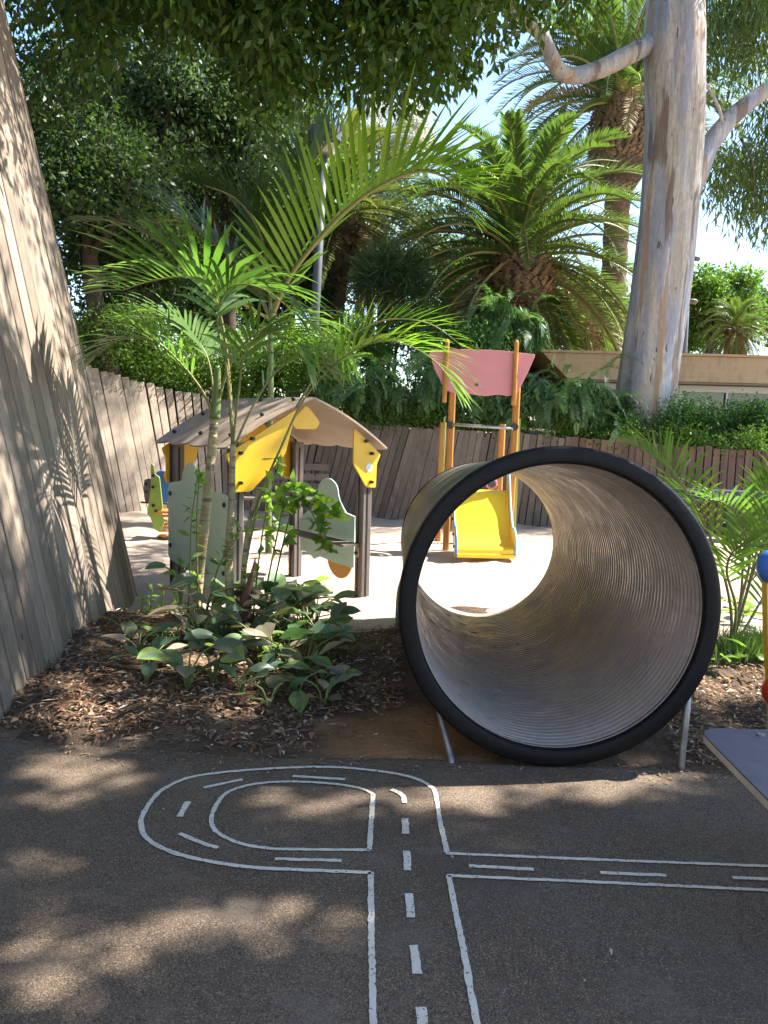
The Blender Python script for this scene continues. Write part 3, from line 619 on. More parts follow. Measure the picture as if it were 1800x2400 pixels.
for f in (.1, .5, .9): q = ba + (bb - ba)*f; bar('leg', (q[0], q[1], -.05), (q[0], q[1], .55), .1, .1, M['bench'], fbn)

# ------------------------------------------------------------------ lamp posts
def lamp(name, label, x0, y0, x1, y1, Y, r):
    a, b = V(x0, y0, Y), V(x1, y1, Y); a[2] = hill_z(a[0], Y) - .1
    t = thing(name, label, 'lamp post', tuple(a)); pipe('pole', [a, (a+b)/2, b], [r*1.15, r, r*.8], M['pole'], t, 12); return t, b
t, b = lamp('lamp_post', 'slim grey lamp post with drum lamp between the palms above the playhouse', 668, 840, 700, 340, 15.5, .085)
pipe('arm', [b, b + Z_*.25], .05, M['pole'], t); hd = mk('lamp_head', *sweep([b + Z_*.2, b + Z_*.28, b + Z_*.5, b + Z_*.58], [.1, .3, .32, .12], 20), M['pole'], t)
mk('diffuser', *sweep([b + Z_*.05, b + Z_*.2], [.18, .26], 20), M['bone'], hd)
t, b = lamp('floodlight_pole', 'thin grey pole with floodlights beside the eucalyptus trunk', 1479, 760, 1489, 560, 19.0, .07)
for dz in (0, -.95): 
    h = ball('floodlight', b + np.array([.1, -.1, dz]), .10, M['pole'], t, (1.2, .8, .6)); disc('lens', b + np.array([.13, -.175, dz - .03]), (.3, -1, -.4), .055, .02, M['glass'], h)
mk('junction_box', boxm(b + np.array([.2, 0, -2.4]), X_, Y_, Z_, .25, .2, .35), CUBE_F, M['pole'], t)

# ------------------------------------------------------------------ pavilion
BY = 17.0
bl_, br_ = V(1172, 767, BY), V(1659, 767, BY)
z1, z0 = V(1400, 767, BY)[2], V(1400, 822, BY)[2]
gz0 = hill_z(6, 16.5) - .2
pv = thing('pavilion', 'low flat-roofed pavilion with wooden fascia and white window frames behind the hedge', 'building', (8, BY + 2, gz0))
xl, xr = bl_[0], br_[0] + 8
rfv = [(xl, BY, z1), (xr, BY, z1), (xr, BY + 6, z1), (xl, BY + 6, z1), (xl + .55, BY + .02, z0), (xr, BY + .02, z0), (xr, BY + 6, z0), (xl + .55, BY + 6, z0)]
rf = mk('roof', rfv, [(0, 1, 2, 3), (7, 6, 5, 4), (4, 5, 1, 0), (5, 6, 2, 1), (6, 7, 3, 2), (7, 4, 0, 3)], M['fascia'], pv)
mk('coping', boxm(((xl + xr)/2, BY + 3, z1 + .03), X_, Y_, Z_, xr - xl + .1, 6.12, .05), CUBE_F, M['fascia'], rf)
mk('soffit', boxm(((xl + xr)/2 + .35, BY + 3.05, z0 - .02), X_, Y_, Z_, xr - xl - .75, 5.8, .03), CUBE_F, M['concrete'], rf)
wx = V(1262, 840, BY + .6)[0]
mk('wall', boxm(((wx + xr)/2, BY + 3.4, (z0 + gz0)/2 - .02), X_, Y_, Z_, xr - wx, 5.0, z0 - gz0 - .06), CUBE_F, M['concrete'], pv)
fy = BY + .82
for x in np.arange(wx, xr - 1.4, 2.1):
    w = mk('window', boxm((x + 1.05, fy + .05, z0 - .95), X_, Y_, Z_, 1.96, .03, 1.7), CUBE_F, M['glass'], pv)
    for q, sx, sz in (((x + 1.05, z0 - .09), 2.1, .16), ((x + .03, z0 - 1.0), .1, 1.66), ((x + 2.05, z0 - 1.0), .09, 1.66), ((x + 1.05, z0 - 1.0), .05, 1.66)):
        mk('frame', boxm((q[0], fy, q[1]), X_, Y_, Z_, sx - .012, .07 if sz < 1 else .06, sz), CUBE_F, M['white'], w)

# ------------------------------------------------------------------ foliage helpers
def leaf_faces(pos, d, L, Wd, nrmv=None, fold=.12):
    """diamond leaves: pos base (n,3), d direction, L length, Wd width"""
    n = len(pos); d = nrm(d)
    if nrmv is None: nrmv = rng.normal(0, 1, (n, 3)) + np.array([0, 0, .8])
    s = nrm(np.cross(d, nrmv)); up = np.cross(s, d); L = np.broadcast_to(L, n)[:, None]; Wd = np.broadcast_to(Wd, n)[:, None]
    Vs = np.stack([pos, pos + d*L*.45 + s*Wd/2 + up*Wd*fold, pos + d*L, pos + d*L*.45 - s*Wd/2 + up*Wd*fold], 1).reshape(-1, 3)
    return Vs, np.arange(4*n).reshape(n, 4)
def cloud(centers, radii, n, L, Wd, droop=.0, outw=.6, seed=1, flat=1.0):
    """n leaves in clumps around the given centres"""
    g = np.random.default_rng(seed); centers = np.asarray(centers, float); radii = np.broadcast_to(radii, len(centers))
    k = g.choice(len(centers), n, p=radii**2/np.sum(radii**2)); o = g.normal(0, 1, (n, 3)); o = nrm(o)*(g.random((n, 1))**.45); o[:, 2] *= flat
    pos = centers[k] + o*radii[k][:, None]; d = o*outw + g.normal(0, .55, (n, 3)) + np.array([0, 0, -droop])
    Vs, Fs = leaf_faces(pos, d, L*g.uniform(.65, 1.25, n), Wd*g.uniform(.7, 1.2, n), g.normal(0, 1, (n, 3)) + np.array([0, 0, .9]))
    return Vs, Fs, np.clip(g.random(n)*.7 + g.random(len(centers))[k]*.3, 0, 1)
def crown_clumps(c, r, n, seed, lo=.25, hi=.45, bottom=-.7):
    g = np.random.default_rng(seed); o = nrm(g.normal(0, 1, (n, 3)))*(g.random((n, 1))**.35); o = o[o[:, 2] > bottom]
    return np.asarray(c) + o*np.asarray(r)*.8, g.uniform(lo, hi, len(o))*np.mean(r)
def tree(name, label, base, c, r, n, L, Wd, mat, seed, group=None, ncl=34, trunk=.18, tm=None, droop=.0, cl=(.22, .42), category='tree', flat=.8):
    base = np.array(base, float); c = np.array(c, float)
    t = thing(name, label, category, tuple(base), group); g = np.random.default_rng(seed)
    cen, rad = crown_clumps(c, r, ncl, seed, *cl)
    mid = c - np.array([0, 0, r[2]*.45]); path = spline([base - Z_*.2, base*.5 + mid*.5 + g.normal(0, .15, 3)*[1, 1, 0], mid, c], 10)
    tr = pipe('trunk', path, np.linspace(trunk, trunk*.4, 10), tm or M['bark'], t, 9)
    for k in g.choice(len(cen), min(7, len(cen)), replace=False):
        s = path[g.integers(5, 9)]; pipe('limb', spline([s, s*.5 + cen[k]*.5 - Z_*.1*r[2], cen[k]], 6), np.linspace(trunk*.45, trunk*.12, 6), tm or M['bark'], tr, 6)
    Vs, Fs, ti = cloud(cen, rad, n, L, Wd, droop, .5, seed + 1, flat); mk('crown', Vs, Fs, mat, t, tint=ti)
    return t
def frond_mesh(path, n, lmax, wd, ang=55, droop=.5, vee=.25, tipf=.45, seed=1, start=.12, seg=3, rach=.012, plum=0.0, fold=False):
    """feather frond along path (local coords): returns leaflet mesh data and rachis data"""
    g = np.random.default_rng(seed); path = spline(path, 30); T = nrm(np.gradient(path, axis=0)); t = np.linspace(0, 1, 30)
    Vs, Fs = [], []; k = 0
    for i in range(n):
        f = start + (1 - start)*(i + .5)/n; q = np.array([np.interp(f, t, path[:, a]) for a in range(3)]); tg = nrm(np.array([np.interp(f, t, T[:, a]) for a in range(3)]))
        side = np.cross(tg, Z_); side = nrm(side) if np.linalg.norm(side) > .08 else X_
        up = np.cross(side, tg); x = (f - start)/(1 - start)
        ll = lmax*(.55 + .45*math.sin(min(1, x*1.6 + .12)*math.pi/2))*(1 - (1 - tipf)*max(0, (x - .45)/.55)**1.5); an = R_(ang*(1 - .45*x)) 
        for sg in (-1, 1):
            d = nrm(tg*math.cos(an) + sg*side*math.sin(an) + up*(vee + g.normal(0, .11 + plum))); L = ll*g.uniform(.78, 1.1); pos = q.copy()
            dd = d.copy(); wv = nrm(np.cross(dd, up*1.0 + sg*side*.25)); h = L/seg
            for s in range(seg + 1):
                u = s/seg; w = wd*(.35 + 1.9*u if u < .34 else 1.0 - ((u - .34)/.66)**1.7*.96)*.5
                Vs += [pos + wv*w, pos - wv*w]; pos = pos + dd*h; dd = nrm(dd + np.array([0, 0, -droop/seg*(.4 + 1.2*u)]))
            for s in range(seg): Fs.append((k + 2*s, k + 2*s + 1, k + 2*s + 3, k + 2*s + 2))
            k += 2*(seg + 1)
    per = seg; nt = len(Fs)//per; tint = np.repeat(np.clip(g.random(nt)*.8 + .1, 0, 1), per)
    return np.array(Vs), np.array(Fs), tint, path, np.linspace(rach, rach*.25, 30)
def frond(path, parent, mat, n=28, lmax=.4, wd=.03, rmat=None, **kw):
    """one feather frond as a part in world coordinates: leaflets plus its rachis"""
    Vs, Fs, ti, pth, rr = frond_mesh(path, n, lmax, wd, **kw)
    o = mk('frond', Vs, Fs, mat, parent, tint=ti); a, b = sweep(pth, rr, 6); mk('rachis', a, b, rmat or M['rachis'], o, smooth=True); return o

# ------------------------------------------------------------------ clumping palm in front of the playhouse
PY = 5.75
def V5(x, y, Y=PY): return V(x, y, Y)
pbase = V(497, 1385, 5.7); pbase[2] = .03
palm = thing('clumping_palm', 'clumping feather palm with three pale ringed stems in front of the playhouse', 'palm', tuple(pbase))
def stem(pts, r0, r1):
    q = spline(pts, 26); r = np.linspace(r0, r1, 26); r = r*(1 + .06*(np.arange(26) % 5 == 0)); return pipe('stem', q, r*.82, M['stem'], palm, 12)
stem([pbase - Z_*.06, V5(497, 1300, 5.7), V5(494, 1200, 5.7), V5(500, 1080, 5.7), V5(503, 960, 5.7)], .047, .024)
b2_ = V(420, 1330, 6.0); b2_[2] = .02
stem([b2_, V5(430, 1230, 5.98), V5(445, 1100, 5.95), V5(456, 990, 5.95), V5(463, 900, 5.95)], .055, .036)
b3_ = V(520, 1370, 5.85); b3_[2] = .02
stem([b3_, V5(527, 1230, 5.85), V5(538, 1130, 5.85), V5(560, 1060, 5.85)], .028, .018)
pipe('dry_sheath', spline([V5(527, 1350, 5.6), V5(530, 1300, 5.6), V5(541, 1255, 5.6), V5(552, 1205, 5.6)], 10), [.045, .045, .042, .04, .036, .03, .022, .012, .008, .006], M['sheath'], palm, 8)
pipe('leaf_base', spline([V5(463, 905, 5.95), V5(468, 850, 5.95), V5(470, 790, 5.95)], 10), np.linspace(.045, .02, 10), M['stemg'], palm, 10)
# fronds: (rachis through view pixels with depth)
K = M['kentia']
def fr(pts, mat=K, **kw): return frond([V(x, y, d) for x, y, d in pts], palm, mat, **kw)
fr([(503, 960, 5.7), (495, 820, 5.7), (480, 700, 5.68), (452, 615, 5.6), (405, 598, 5.55), (330, 606, 5.5), (262, 628, 5.45)], lmax=.8, wd=.06, n=22, start=.42, droop=.6, vee=.5, rach=.014, seed=3, ang=66, seg=5)
fr([(463, 905, 5.95), (440, 850, 5.9), (390, 785, 5.8), (330, 735, 5.7), (255, 735, 5.65), (215, 765, 5.6)], lmax=.55, wd=.034, n=24, start=.3, droop=.7, seed=4, rach=.012, seg=4)
fr([(503, 960, 5.7), (490, 800, 5.6), (470, 690, 5.55), (500, 620, 5.5), (570, 625, 5.45), (640, 680, 5.4)], lmax=.6, wd=.04, n=24, start=.4, droop=1.3, seed=5, rach=.012, seg=4)
fr([(468, 880, 5.95), (500, 780, 5.9), (560, 715, 5.9), (640, 690, 5.95), (710, 720, 6.0), (735, 770, 6.05)], lmax=.55, wd=.036, n=26, start=.28, droop=1.2, seed=6, rach=.012, seg=4)
fr([(500, 980, 5.7), (545, 880, 5.7), (600, 800, 5.75), (660, 770, 5.8), (715, 800, 5.85)], lmax=.5, wd=.034, n=22, start=.35, droop=1.1, seed=7, rach=.01, seg=4)
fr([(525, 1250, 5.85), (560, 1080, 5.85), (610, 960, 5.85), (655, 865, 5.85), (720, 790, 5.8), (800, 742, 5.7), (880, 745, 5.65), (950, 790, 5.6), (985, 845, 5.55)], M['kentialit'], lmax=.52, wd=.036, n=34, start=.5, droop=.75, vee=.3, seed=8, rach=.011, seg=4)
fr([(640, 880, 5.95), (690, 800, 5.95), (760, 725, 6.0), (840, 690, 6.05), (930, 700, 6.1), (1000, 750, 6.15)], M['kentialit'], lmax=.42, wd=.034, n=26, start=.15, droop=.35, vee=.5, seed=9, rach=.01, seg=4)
fr([(463, 900, 5.95), (455, 800, 6.0), (430, 740, 6.05), (370, 690, 6.1), (290, 690, 6.1)], lmax=.5, wd=.034, n=22, start=.35, droop=1.0, seed=15, rach=.01, seg=4)
fr([(503, 960, 5.7), (515, 850, 5.6), (530, 760, 5.5), (570, 720, 5.45), (630, 740, 5.4), (670, 800, 5.35)], lmax=.5, wd=.034, n=22, start=.3, droop=1.2, seed=16, rach=.01, seg=4)
# taller palm with the big bright frond arching over
tall_b = V(470, 1180, 8.95); tall_b[2] = 0.0
tallp = thing('arching_palm', 'tall feather palm behind the playhouse with one huge bright frond arching right', 'palm', tuple(np.array([-1.32, 9.25, 0])))
pipe('stem', spline([(-1.32, 9.25, -.05), (-1.33, 9.25, .8), (-1.31, 9.22, 1.6), V(585, 690, 9.2)], 14), np.linspace(.04, .03, 14), M['stemg'], tallp, 10)
def frt(pts, mat, **kw): return frond([V(x, y, d) for x, y, d in pts], tallp, mat, **kw)
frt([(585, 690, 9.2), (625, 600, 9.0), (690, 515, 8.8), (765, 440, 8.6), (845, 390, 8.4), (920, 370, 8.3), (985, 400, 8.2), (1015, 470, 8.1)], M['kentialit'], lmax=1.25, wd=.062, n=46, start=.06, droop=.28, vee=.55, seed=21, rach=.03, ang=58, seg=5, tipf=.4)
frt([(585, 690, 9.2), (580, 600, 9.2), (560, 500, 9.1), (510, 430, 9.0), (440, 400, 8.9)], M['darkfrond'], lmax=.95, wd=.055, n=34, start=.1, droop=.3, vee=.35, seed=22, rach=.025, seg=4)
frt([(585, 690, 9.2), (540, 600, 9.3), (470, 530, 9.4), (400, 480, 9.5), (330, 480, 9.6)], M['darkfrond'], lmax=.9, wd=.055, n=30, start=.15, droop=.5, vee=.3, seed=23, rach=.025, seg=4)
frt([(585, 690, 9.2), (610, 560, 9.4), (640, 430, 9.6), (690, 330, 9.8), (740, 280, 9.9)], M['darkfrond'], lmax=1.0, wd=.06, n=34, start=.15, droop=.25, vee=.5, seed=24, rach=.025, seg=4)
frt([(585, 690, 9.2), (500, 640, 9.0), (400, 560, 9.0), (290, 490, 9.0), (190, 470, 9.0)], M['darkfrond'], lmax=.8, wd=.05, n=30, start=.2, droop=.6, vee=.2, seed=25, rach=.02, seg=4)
# small palm right of the tube
rb = G(1709, 1541, .0); rb[2] = .03
rpm = thing('young_palm', 'young feather palm growing in the mulch to the right of the crawl tube', 'palm', tuple(rb))
for pts, kw in (([(1575, 1420, 5.3), (1580, 1330, 5.3), (1560, 1230, 5.25), (1520, 1130, 5.2), (1470, 1040, 5.1), (1425, 990, 5.05), (1380, 968, 5.0)], dict(lmax=.42, n=26, start=.45, seed=31)),
                ([(1575, 1420, 5.3), (1600, 1300, 5.3), (1620, 1200, 5.3), (1590, 1110, 5.2), (1540, 1080, 5.1), (1480, 1095, 5.0)], dict(lmax=.36, n=22, start=.4, seed=32)),
                ([(1575, 1420, 5.3), (1605, 1310, 5.2), (1640, 1200, 5.1), (1680, 1130, 5.0), (1740, 1090, 4.9)], dict(lmax=.4, n=24, start=.35, seed=33)),
                ([(1575, 1420, 5.3), (1610, 1290, 5.4), (1650, 1140, 5.5), (1700, 1030, 5.6), (1770, 980, 5.6)], dict(lmax=.4, n=24, start=.4, seed=34)),
                ([(1575, 1420, 5.3), (1590, 1320, 5.1), (1570, 1230, 4.9), (1600, 1180, 4.7), (1680, 1190, 4.6)], dict(lmax=.34, n=20, start=.4, seed=35)),
                ([(1575, 1420, 5.3), (1620, 1340, 5.4), (1665, 1270, 5.5), (1720, 1240, 5.6), (1790, 1260, 5.6)], dict(lmax=.34, n=20, start=.35, seed=36)),
                ([(1575, 1420, 5.3), (1600, 1290, 5.5), (1610, 1180, 5.6), (1650, 1090, 5.7), (1660, 1030, 5.7)], dict(lmax=.36, n=22, start=.4, seed=37))):
    frond([V(*q) for q in pts], rpm, M['youngleaf'] if kw['seed'] % 2 else K, wd=.021, droop=.75, vee=.3, rach=.012, seg=4, **kw)

# ------------------------------------------------------------------ date palms
def date_palm(name, label, base, top, trunk_r, flen, nfr, seed, dry=.12, pine=None, face=True, mat=M['date'], down=-55):
    g = np.random.default_rng(seed); base = np.array(base, float); top = np.array(top, float)
    t = thing(name, label, 'palm', tuple(base)); L = np.linalg.norm(top - base)
    n = 40; q = base + (top - base)*np.linspace(0, 1, n)[:, None]; tr = trunk_r*(1 + .09*(np.arange(n) % 2))
    trk = pipe('trunk', q, tr, M['palmbark'], t, 14)
    # leaf bases of the boss under the crown
    ph, pr = pine if pine else (trunk_r*2.2, trunk_r*1.75); Vs = []; Fs = []; kk = 0
    for z in np.arange(0, ph, .085*max(1, trunk_r/.4)):
        rr = pr*(math.sin(min(1, (z + .12*ph)/ph)*math.pi*.62 + .25))*1.0 if pine else pr*(.75 + .25*z/ph)
        m = int(2*math.pi*rr/(.2*max(1, trunk_r/.4)))
        for j in range(m):
            a = 2*math.pi*(j + .5*(int(z/.085) % 2))/m + g.normal(0, .05); rd = np.array([math.cos(a), math.sin(a), 0]); tg = np.array([-math.sin(a), math.cos(a), 0])
            c = top - Z_*(ph - z) + rd*rr; s = .09*max(1, trunk_r/.4); pk_ = c + rd*s*.9 + Z_*s*.9
            Vs += [c + tg*s, c - tg*s, c - Z_*s*.8, c + Z_*s*.5, pk_ + tg*s*.4, pk_ - tg*s*.4]; Fs += [(kk, kk+2, kk+1, kk+5), (kk, kk+5, kk+4, kk+3), (kk+1, kk+3, kk+4, kk+5)]; kk += 6
    mk('boss', Vs, Fs, M['boot'], t); ball('boss_core', top - Z_*ph*.5, 1.0, M['bark'], t, (pr*.97, pr*.97, ph*.56))
    # a handful of frond shapes by elevation, shared between copies
    els = np.linspace(82, down, 9); meshes = []
    for i, e in enumerate(els):
        ln = flen*(1.0 - .10*abs(i - 4)/4); dr = math.radians(e); pts = [np.zeros(3)]; bend = R_(72 if e > 30 else 66 if e > -10 else 45)
        for s in range(7): 
            aa = dr - bend*((s + .5)/7)**1.3*1.25; pts.append(pts[-1] + np.array([math.cos(aa), 0, math.sin(aa)])*ln/7)
        Vs, Fs, ti, pth, rr = frond_mesh(pts, 64, flen*.145, flen*.0135, ang=62, droop=.25, vee=.35, tipf=.35, seed=seed*10+i, start=.1, seg=2, rach=flen*.012)
        a = np_mesh('frond', Vs, Fs, ti); b, c = sweep(pth, rr, 5); r = bpy.data.meshes.new('rachis'); r.from_pydata([tuple(v) for v in b], [], [tuple(f) for f in c]); r.materials.append(M['rachis'])
        ad = a.copy(); a.materials.append(mat); ad.materials.append(M['datedry']); meshes.append((a, ad, r))
    for k in range(nfr):
        u = (k + .5)/nfr; i = int(np.clip(u*9 + g.normal(0, .3), 0, 8)); az = k*2.39996 + g.normal(0, .12)
        if face and i >= 3 and math.sin(az) < -.72 and g.random() < .8: continue
        m = meshes[i][1 if (i > 5 and g.random() < dry*4) else 0]
        o = bpy.data.objects.new('frond', m); o.parent = t; C.objects.link(o); o.location = Vector(top - base) + Vector((.3*trunk_r*math.cos(az), .3*trunk_r*math.sin(az), (.5 - u)*trunk_r*1.2))
        o.rotation_euler = (g.normal(0, .08), g.normal(0, .06), az)
        rc = bpy.data.objects.new('rachis', meshes[i][2]); rc.parent = o; C.objects.link(rc)
    return t
tb = V(1108, 760, 19.0); tb[2] = hill_z(tb[0], 19) - .2
date_palm('date_palm', 'broad date palm with a full crown of arching fronds above the slide', tb, V(1120, 560, 19.0), .42, 3.7, 165, 5, pine=(1.15, .85))
tb = V(1318, 760, 25.0); tb[2] = hill_z(tb[0], 25) - .2
date_palm('tall_date_palm', 'tall date palm with pineapple-shaped trunk head behind the eucalyptus', tb, V(1345, 215, 25.0), .36, 4.3, 90, 6, pine=(2.6, .92), down=2)
tb = V(695, 760, 21.0); tb[2] = hill_z(tb[0], 21) - .2
date_palm('date_palm', 'yellowish date palm with brown trunk just right of the lamp post', tb, V(735, 465, 21.0), .33, 3.1, 80, 7, dry=.2, mat=M['dateyellow'])
tb = V(1265, 775, 23.0); tb[2] = hill_z(tb[0], 23) - .2
date_palm('low_palm', 'low palm clump half hidden under the hanging date palm fronds', tb, V(1265, 715, 23.0), .28, 2.2, 50, 8)
tb = V(1600, 775, 24.0); tb[2] = hill_z(tb[0], 24) - .2
date_palm('skirted_palm', 'squat palm with a skirt of dry straw-coloured fronds behind the pavilion', tb, V(1590, 712, 24.0), .3, 1.15, 120, 9, dry=.25, down=-86, pine=(.4, .3), face=False)

# ------------------------------------------------------------------ eucalyptus
EY = 13.4
eb = V(1390, 900, EY); eb[2] = hill_z(eb[0], EY) - .15
eu = thing('eucalyptus_tree', 'tall leaning eucalyptus with smooth cream and blue-grey trunk beside the pavilion', 'tree', tuple(eb))
ep = spline([eb, V(1394, 870, EY), V(1412, 720, EY), V(1428, 600, EY), V(1445, 440, EY), V(1456, 290, EY), V(1457, 130, EY), V(1460, -20, EY), V(1470, -250, EY)], 70)
er = np.interp(np.linspace(0, 1, 70), [0, .06, .3, .6, .8, 1], [.53, .49, .455, .445, .45, .34])
Vs, Fs = sweep(ep, er, 48); Vs = np.array(Vs); k_ = 70*48
th = np.tile(np.arange(48)*2*math.pi/48, 70); hh = np.repeat(np.linspace(0, 1, 70), 48)
rad = Vs[:k_] - np.repeat(ep, 48, 0); Vs[:k_] += rad*((.035*np.sin(3*th + 5*hh) + .025*np.sin(7*th - 9*hh) + .015*np.sin(13*th + 14*hh) + .05*np.exp(-hh*9)*np.sin(5*th)))[:, None]
mk('trunk', Vs, Fs, M['euc'], eu, smooth=True)
def eb_(pts, r0, r1): return pipe('branch', spline([V(*q) for q in pts], 26), np.linspace(r0, r1, 26), M['euc'], eu, 14)
eb_([(1440, 70, EY), (1395, 100, EY - .1), (1340, 128, EY - .3), (1290, 152, EY - .45), (1240, 164, EY - .6), (1208, 152, EY - .7), (1188, 115, EY - .8), (1172, 78, EY - .9), (1135, 45, EY - 1.0), (1060, -20, EY - 1), (960, -70, EY-1)], .155, .075)
eb_([(1480, 430, EY), (1507, 375, EY), (1535, 310, EY + .1), (1590, 245, EY + .2), (1670, 185, EY + .3), (1800, 100, EY + .4)], .19, .10)
eb_([(1560, 280, EY + .1), (1555, 240, EY), (1530, 190, EY - .1), (1500, 150, EY - .2)], .035, .012)
g = np.random.default_rng(77); cen = []
for _ in range(120):
    x = g.uniform(1515, 1760); y = g.uniform(-160, 480)
    if abs(y - np.interp(x, [1500, 1535, 1590, 1670, 1800], [390, 310, 245, 185, 100])) < 48: continue
    if x < 1600 and y > 420: continue
    cen.append(V(x, y, g.uniform(14.2, 16)))
for _ in range(60): cen.append(V(g.uniform(1150, 1750), g.uniform(-700, -130), g.uniform(12, 16)))
for _ in range(150): cen.append(np.array([g.uniform(6.9, 11.5), g.uniform(13.4, 17), g.uniform(6.5, 11.5)]))  # out of view, added to shade the trunk
Vs, Fs, ti = cloud(cen, g.uniform(.35, .7, len(cen)), 42000, .21, .035, droop=1.3, outw=.2, seed=78); mk('crown', Vs, Fs, M['euleaf'], eu, tint=ti)
for x0, y0, x1, y1 in ((1600, 300, 1630, 420),): pipe('twig', spline([V(x0, y0, 13), V((x0+x1)/2 + 10, (y0+y1)/2 - 8, 13), V(x1, y1 + 20, 13)], 8), np.linspace(.018, .006, 8), M['bark'], eu, 6)

# ------------------------------------------------------------------ great ficus: hanging crown in view, canopy overhead unseen, shaped to dapple the ground
fb = np.array([-6.3, 7.2, 4.3]); fic = thing('ficus_tree', 'great dark-leaved tree whose crown hangs over the top of the view', 'tree', tuple(fb))
ft = spline([fb - Z_*.3, fb + np.array([.3, -.1, 1.2]), fb + np.array([.9, 0, 2.6]), fb + np.array([2.0, .3, 3.8])], 16); ftr = pipe('trunk', ft, np.linspace(.55, .35, 16), M['bark'], fic, 14)
lims = [[(-4.3, 7.5, 8.1), (-2, 8.2, 8.3), (0, 8.6, 7.8), (1.6, 9, 7.0)], [(-4.8, 7.4, 7.2), (-2.5, 7.6, 6.4), (-.8, 8.2, 5.9)], [(-4.4, 7.5, 8.1), (-2, 6.4, 9.2), (2.0, 5.2, 9.3), (6.0, 4.6, 8.6), (9.5, 4.2, 8.0)], [(1.0, 5.5, 9.3), (4, 3.4, 9.0), (7, 2.2, 8.2)], [(-4.6, 7.4, 7.4), (-3.6, 6.6, 6.5), (-3.0, 6.0, 5.8)]]
for q in lims: pipe('limb', spline(q, 14), np.linspace(.22, .06, 14), M['bark'], ftr, 8)
g = np.random.default_rng(41)
lowv = lambda x: np.interp(x, [60, 150, 260, 380, 500, 540, 690, 720, 830, 950, 1010, 1120, 1150, 1330], [120, 210, 60, 80, 120, 245, 245, 170, 215, 205, 150, 95, 35, 5])
cen, rad = [], []
while len(cen) < 330:
    x = g.uniform(40, 1330); y = g.uniform(-260, 250); lim = lowv(x)
    if y > lim - 8: continue
    if x > 1130 and g.random() < .6: continue
    d = g.uniform(7.6, 9.6); cen.append(V(x, y, d)); rad.append(g.uniform(.16, .34) if y > lim - 60 else g.uniform(.25, .45))
for _ in range(170):  # out of view, added to shade the hanging crown
    cen.append(np.array([g.uniform(-1, 5), g.uniform(8, 11.5), g.uniform(7.3, 10)])); rad.append(g.uniform(.35, .6))
for _ in range(120):
    cen.append(np.array([g.uniform(-4, 2.5), g.uniform(7.2, 10), g.uniform(6.2, 8.6)])); rad.append(g.uniform(.35, .6))
for _ in range(90):      # hanging over the leaning wall, unseen above the frame, put in to shade its top
    cen.append(np.array([g.uniform(-2.6, -.9), g.uniform(3.6, 7.0), g.uniform(5.0, 6.4)])); rad.append(g.uniform(.2, .4))
Vs, Fs, ti = cloud(np.array(cen), np.array(rad), 70000, .125, .055, droop=.8, outw=.5, seed=42); mk('crown', Vs, Fs, M['ficus'], fic, tint=ti)
# overhead canopy: unseen; clumps left out so sun patches land at chosen spots
gaps = [(*GV(*q)[:2], rx, ry) for q, rx, ry in (((270, 2020), .13, .05), ((400, 2000), .12, .04), ((600, 1968), .14, .035), ((700, 1985), .05, .02), ((40, 2010), .08, .03), ((30, 1860), .12, .03), ((110, 1870), .08, .02), ((90, 1690), .12, .025), ((200, 1705), .12, .02),
        ((600, 1735), .12, .03), ((720, 1740), .1, .025), ((1010, 1690), .12, .03), ((1130, 1700), .14, .03), ((1260, 1715), .12, .03), ((1340, 1680), .1, .03), ((880, 1740), .08, .02), ((20, 2150), .06, .04), ((480, 1955), .07, .02), ((150, 1640), .2, .03), ((1400, 1665), .2, .03), ((980, 1740), .08, .02),
        ((120, 1530), .12, .06), ((200, 1570), .14, .04), ((300, 1480), .1, .06), ((430, 1570), .1, .03), ((520, 1420), .12, .1), ((640, 1570), .12, .03), ((420, 1440), .12, .1), ((330, 1400), .12, .12), ((560, 1480), .1, .06), ((660, 1380), .15, .1), ((1560, 1520), .1, .04), ((1620, 1480), .1, .06))]
kx, ky = sd[0]/sd[2], sd[1]/sd[2]; g = np.random.default_rng(43); cen, rad = [], []
while len(cen) < 1750:
    xg, yg, z = g.uniform(-7.0, 2.7), g.uniform(.9, 5.9), g.uniform(7.2, 8.8)
    if xg < -2.3 and (yg > 4.7 or g.random() < (.32 if yg > 3.2 else .1) - .3*(xg < -4.6)): continue
    dens = 1.0 if yg < 3.7 else (.42 if yg < 5.0 else .24)
    if xg > 1.3 and yg > 4.6: dens = .15
    if g.random() > dens: continue
    r = g.uniform(.13, .3)
    if any(((xg - a)/(c*1.15 + r*.74))**2 + ((yg - b)/(d*1.1 + r*.70))**2 < 1 for a, b, c, d in gaps): continue
    cen.append(np.array([xg + kx*z, yg + ky*z, z])); rad.append(r)
Vs, Fs, ti = cloud(np.array(cen), np.array(rad), 120000, .13, .07, droop=.3, outw=.5, seed=44); mk('dapple_canopy', Vs, Fs, M['ficus'], fic, tint=ti)

